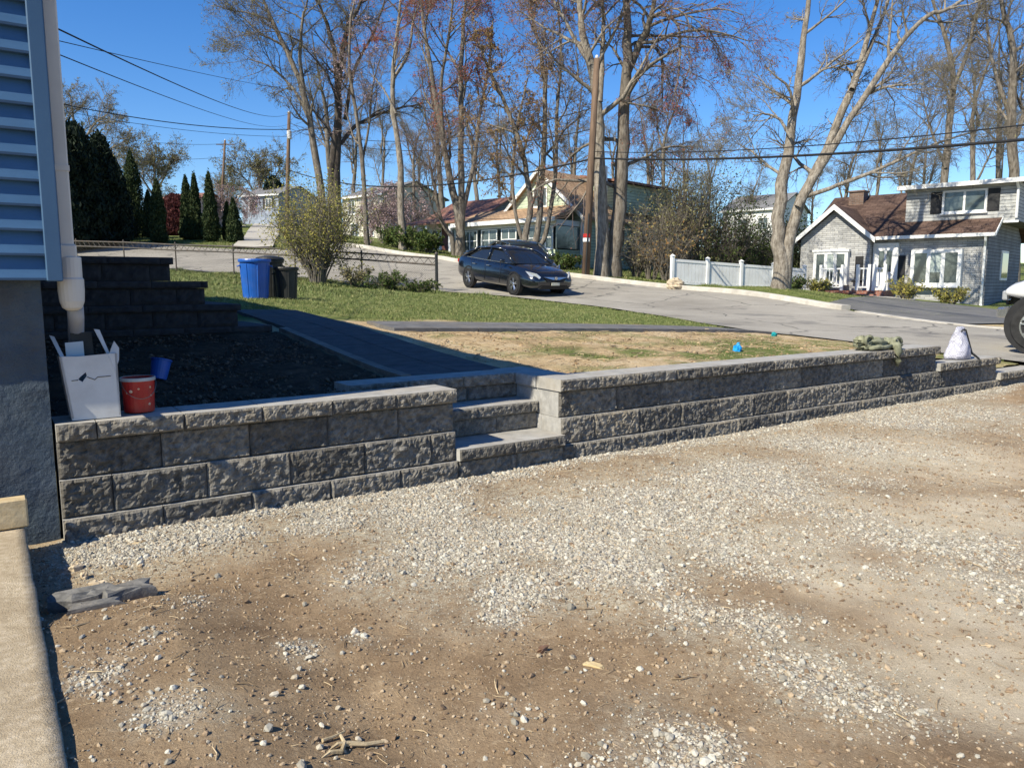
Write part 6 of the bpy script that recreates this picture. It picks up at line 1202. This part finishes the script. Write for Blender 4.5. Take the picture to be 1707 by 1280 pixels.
# ------------------------------------------------------------------ utility poles and wires
def utility_pole(label, u, Y, vtop, r, lean=0.0, band=False, arm=False, can=False):
    q = gpx(u, Y); top = px(u + lean, vtop, Y); o = thing('utility_pole', label, 'utility pole', q); hgt = top[2] - q[2]; dx = top[0] - q[0]
    MB().tube([(0, 0, -.5), (dx * .5, 0, hgt * .5), (dx, 0, hgt)], [r, r * .85, r * .68], 10).build('pole', M['polewood'], o, smooth=True)
    if band:
        for z0, m_ in ((1.40, M['white']), (1.56, M['red'])): f = z0 / hgt; MB().tube([(dx * f, 0, z0), (dx * f, 0, z0 + .14)], r * .97, 10).build('marker_band', m_, o)
        MB().tube([(0, -r, .05), (dx * .2, -r * .95, hgt * .2), (dx * .3, -r * .9, hgt * .3)], .03, 6).build('cable_guard', M['black'], o)
    if arm: MB().cbox(dx - 1.0, dx + 1.0, -.06, .06, hgt - .5, hgt - .4, .01).build('crossarm', M['polewood'], o)
    if can: MB().lathe([(.16, 0), (.18, .05), (.18, .55), (.14, .62), (.02, .66)], 14, (dx + .05, -r - .18, hgt - 2.0)).build('transformer', mat('transformer_grey', [(.5, .5, .5), (.6, .6, .6)], 4, .5), o)
    MB().lathe([(.05, 0), (.06, .06), (.04, .12)], 8, (dx, 0, hgt)).build('insulator', M['white'], o)
    return o, np.array([top[0], q[1], top[2]])
p1, t1_ = utility_pole('tall dark utility pole behind the forsythia bush', 480, 60, 188, .17, 2, can=True)
p2, t2_ = utility_pole('farther utility pole rising over the cedars', 372, 88, 234, .16, 3, arm=True)
p3, t3_ = utility_pole('brown utility pole with red and white bands at the kerb', 975, 30.3, 98, .165, 20, band=True)
def wire(label, a, b, sag, r, group='overhead wires'):
    a, b = np.array(a, float), np.array(b, float); n = 28; pts = [a + (b - a) * f - np.array([0, 0, sag * 4 * f * (1 - f)]) for f in np.linspace(0, 1, n)]
    o = MB().tube([p - a for p in pts], r, 5).build('overhead_wire', M['wire'], smooth=True); o.location = tuple(a); tag(o, label, 'wire', group); return o
at3 = lambda v: px(990, v, 30.3); at1 = lambda v: px(482, v, 60)
wire('thick black cable running right from the banded pole past the forked tree', at3(264), px(2000, 205, 13.5), .25, .034); wire('thinner wire just above the thick cable towards the grey house', at3(253), px(2000, 172, 13.5), .30, .015)
wire('thick cable running left from the banded pole to the tall dark pole', at3(264), at1(284), 1.15, .036); wire('upper wire between the banded pole and the tall dark pole', at3(180), at1(205), 1.3, .018); wire('middle wire between the banded pole and the tall dark pole', at3(215), at1(214), 1.2, .018)
hs = W(.3, 4.5, 4.6)
wire('thick service drop from the blue house roof to the tall dark pole', px(70, 36, 8.2), at1(190), .5, .010); wire('lower service wire from the blue house to the tall dark pole', px(70, 80, 8.4), at1(207), .45, .007); wire('faint upper service wire from the blue house', px(70, 62, 8.3), px(560, 150, 60), .3, .005)
wire('twisted cable between the tall dark pole and the left trees', at1(216), px(40, 160, 42), .5, .028); wire('thin wire below the twisted cable', at1(228), px(60, 176, 44), .4, .014)
wire('thin wire from the farther pole towards the dark firs', px(375, 240, 88), px(60, 205, 60), .6, .018); wire('thin wire between the farther pole and the tall dark pole', px(375, 240, 88), at1(248), .5, .018)
wire('low thin wire across behind the cedars', px(372, 262, 88), px(100, 250, 66), .5, .018); wire('low wire between the two left poles', px(372, 280, 88), at1(284), .6, .02)
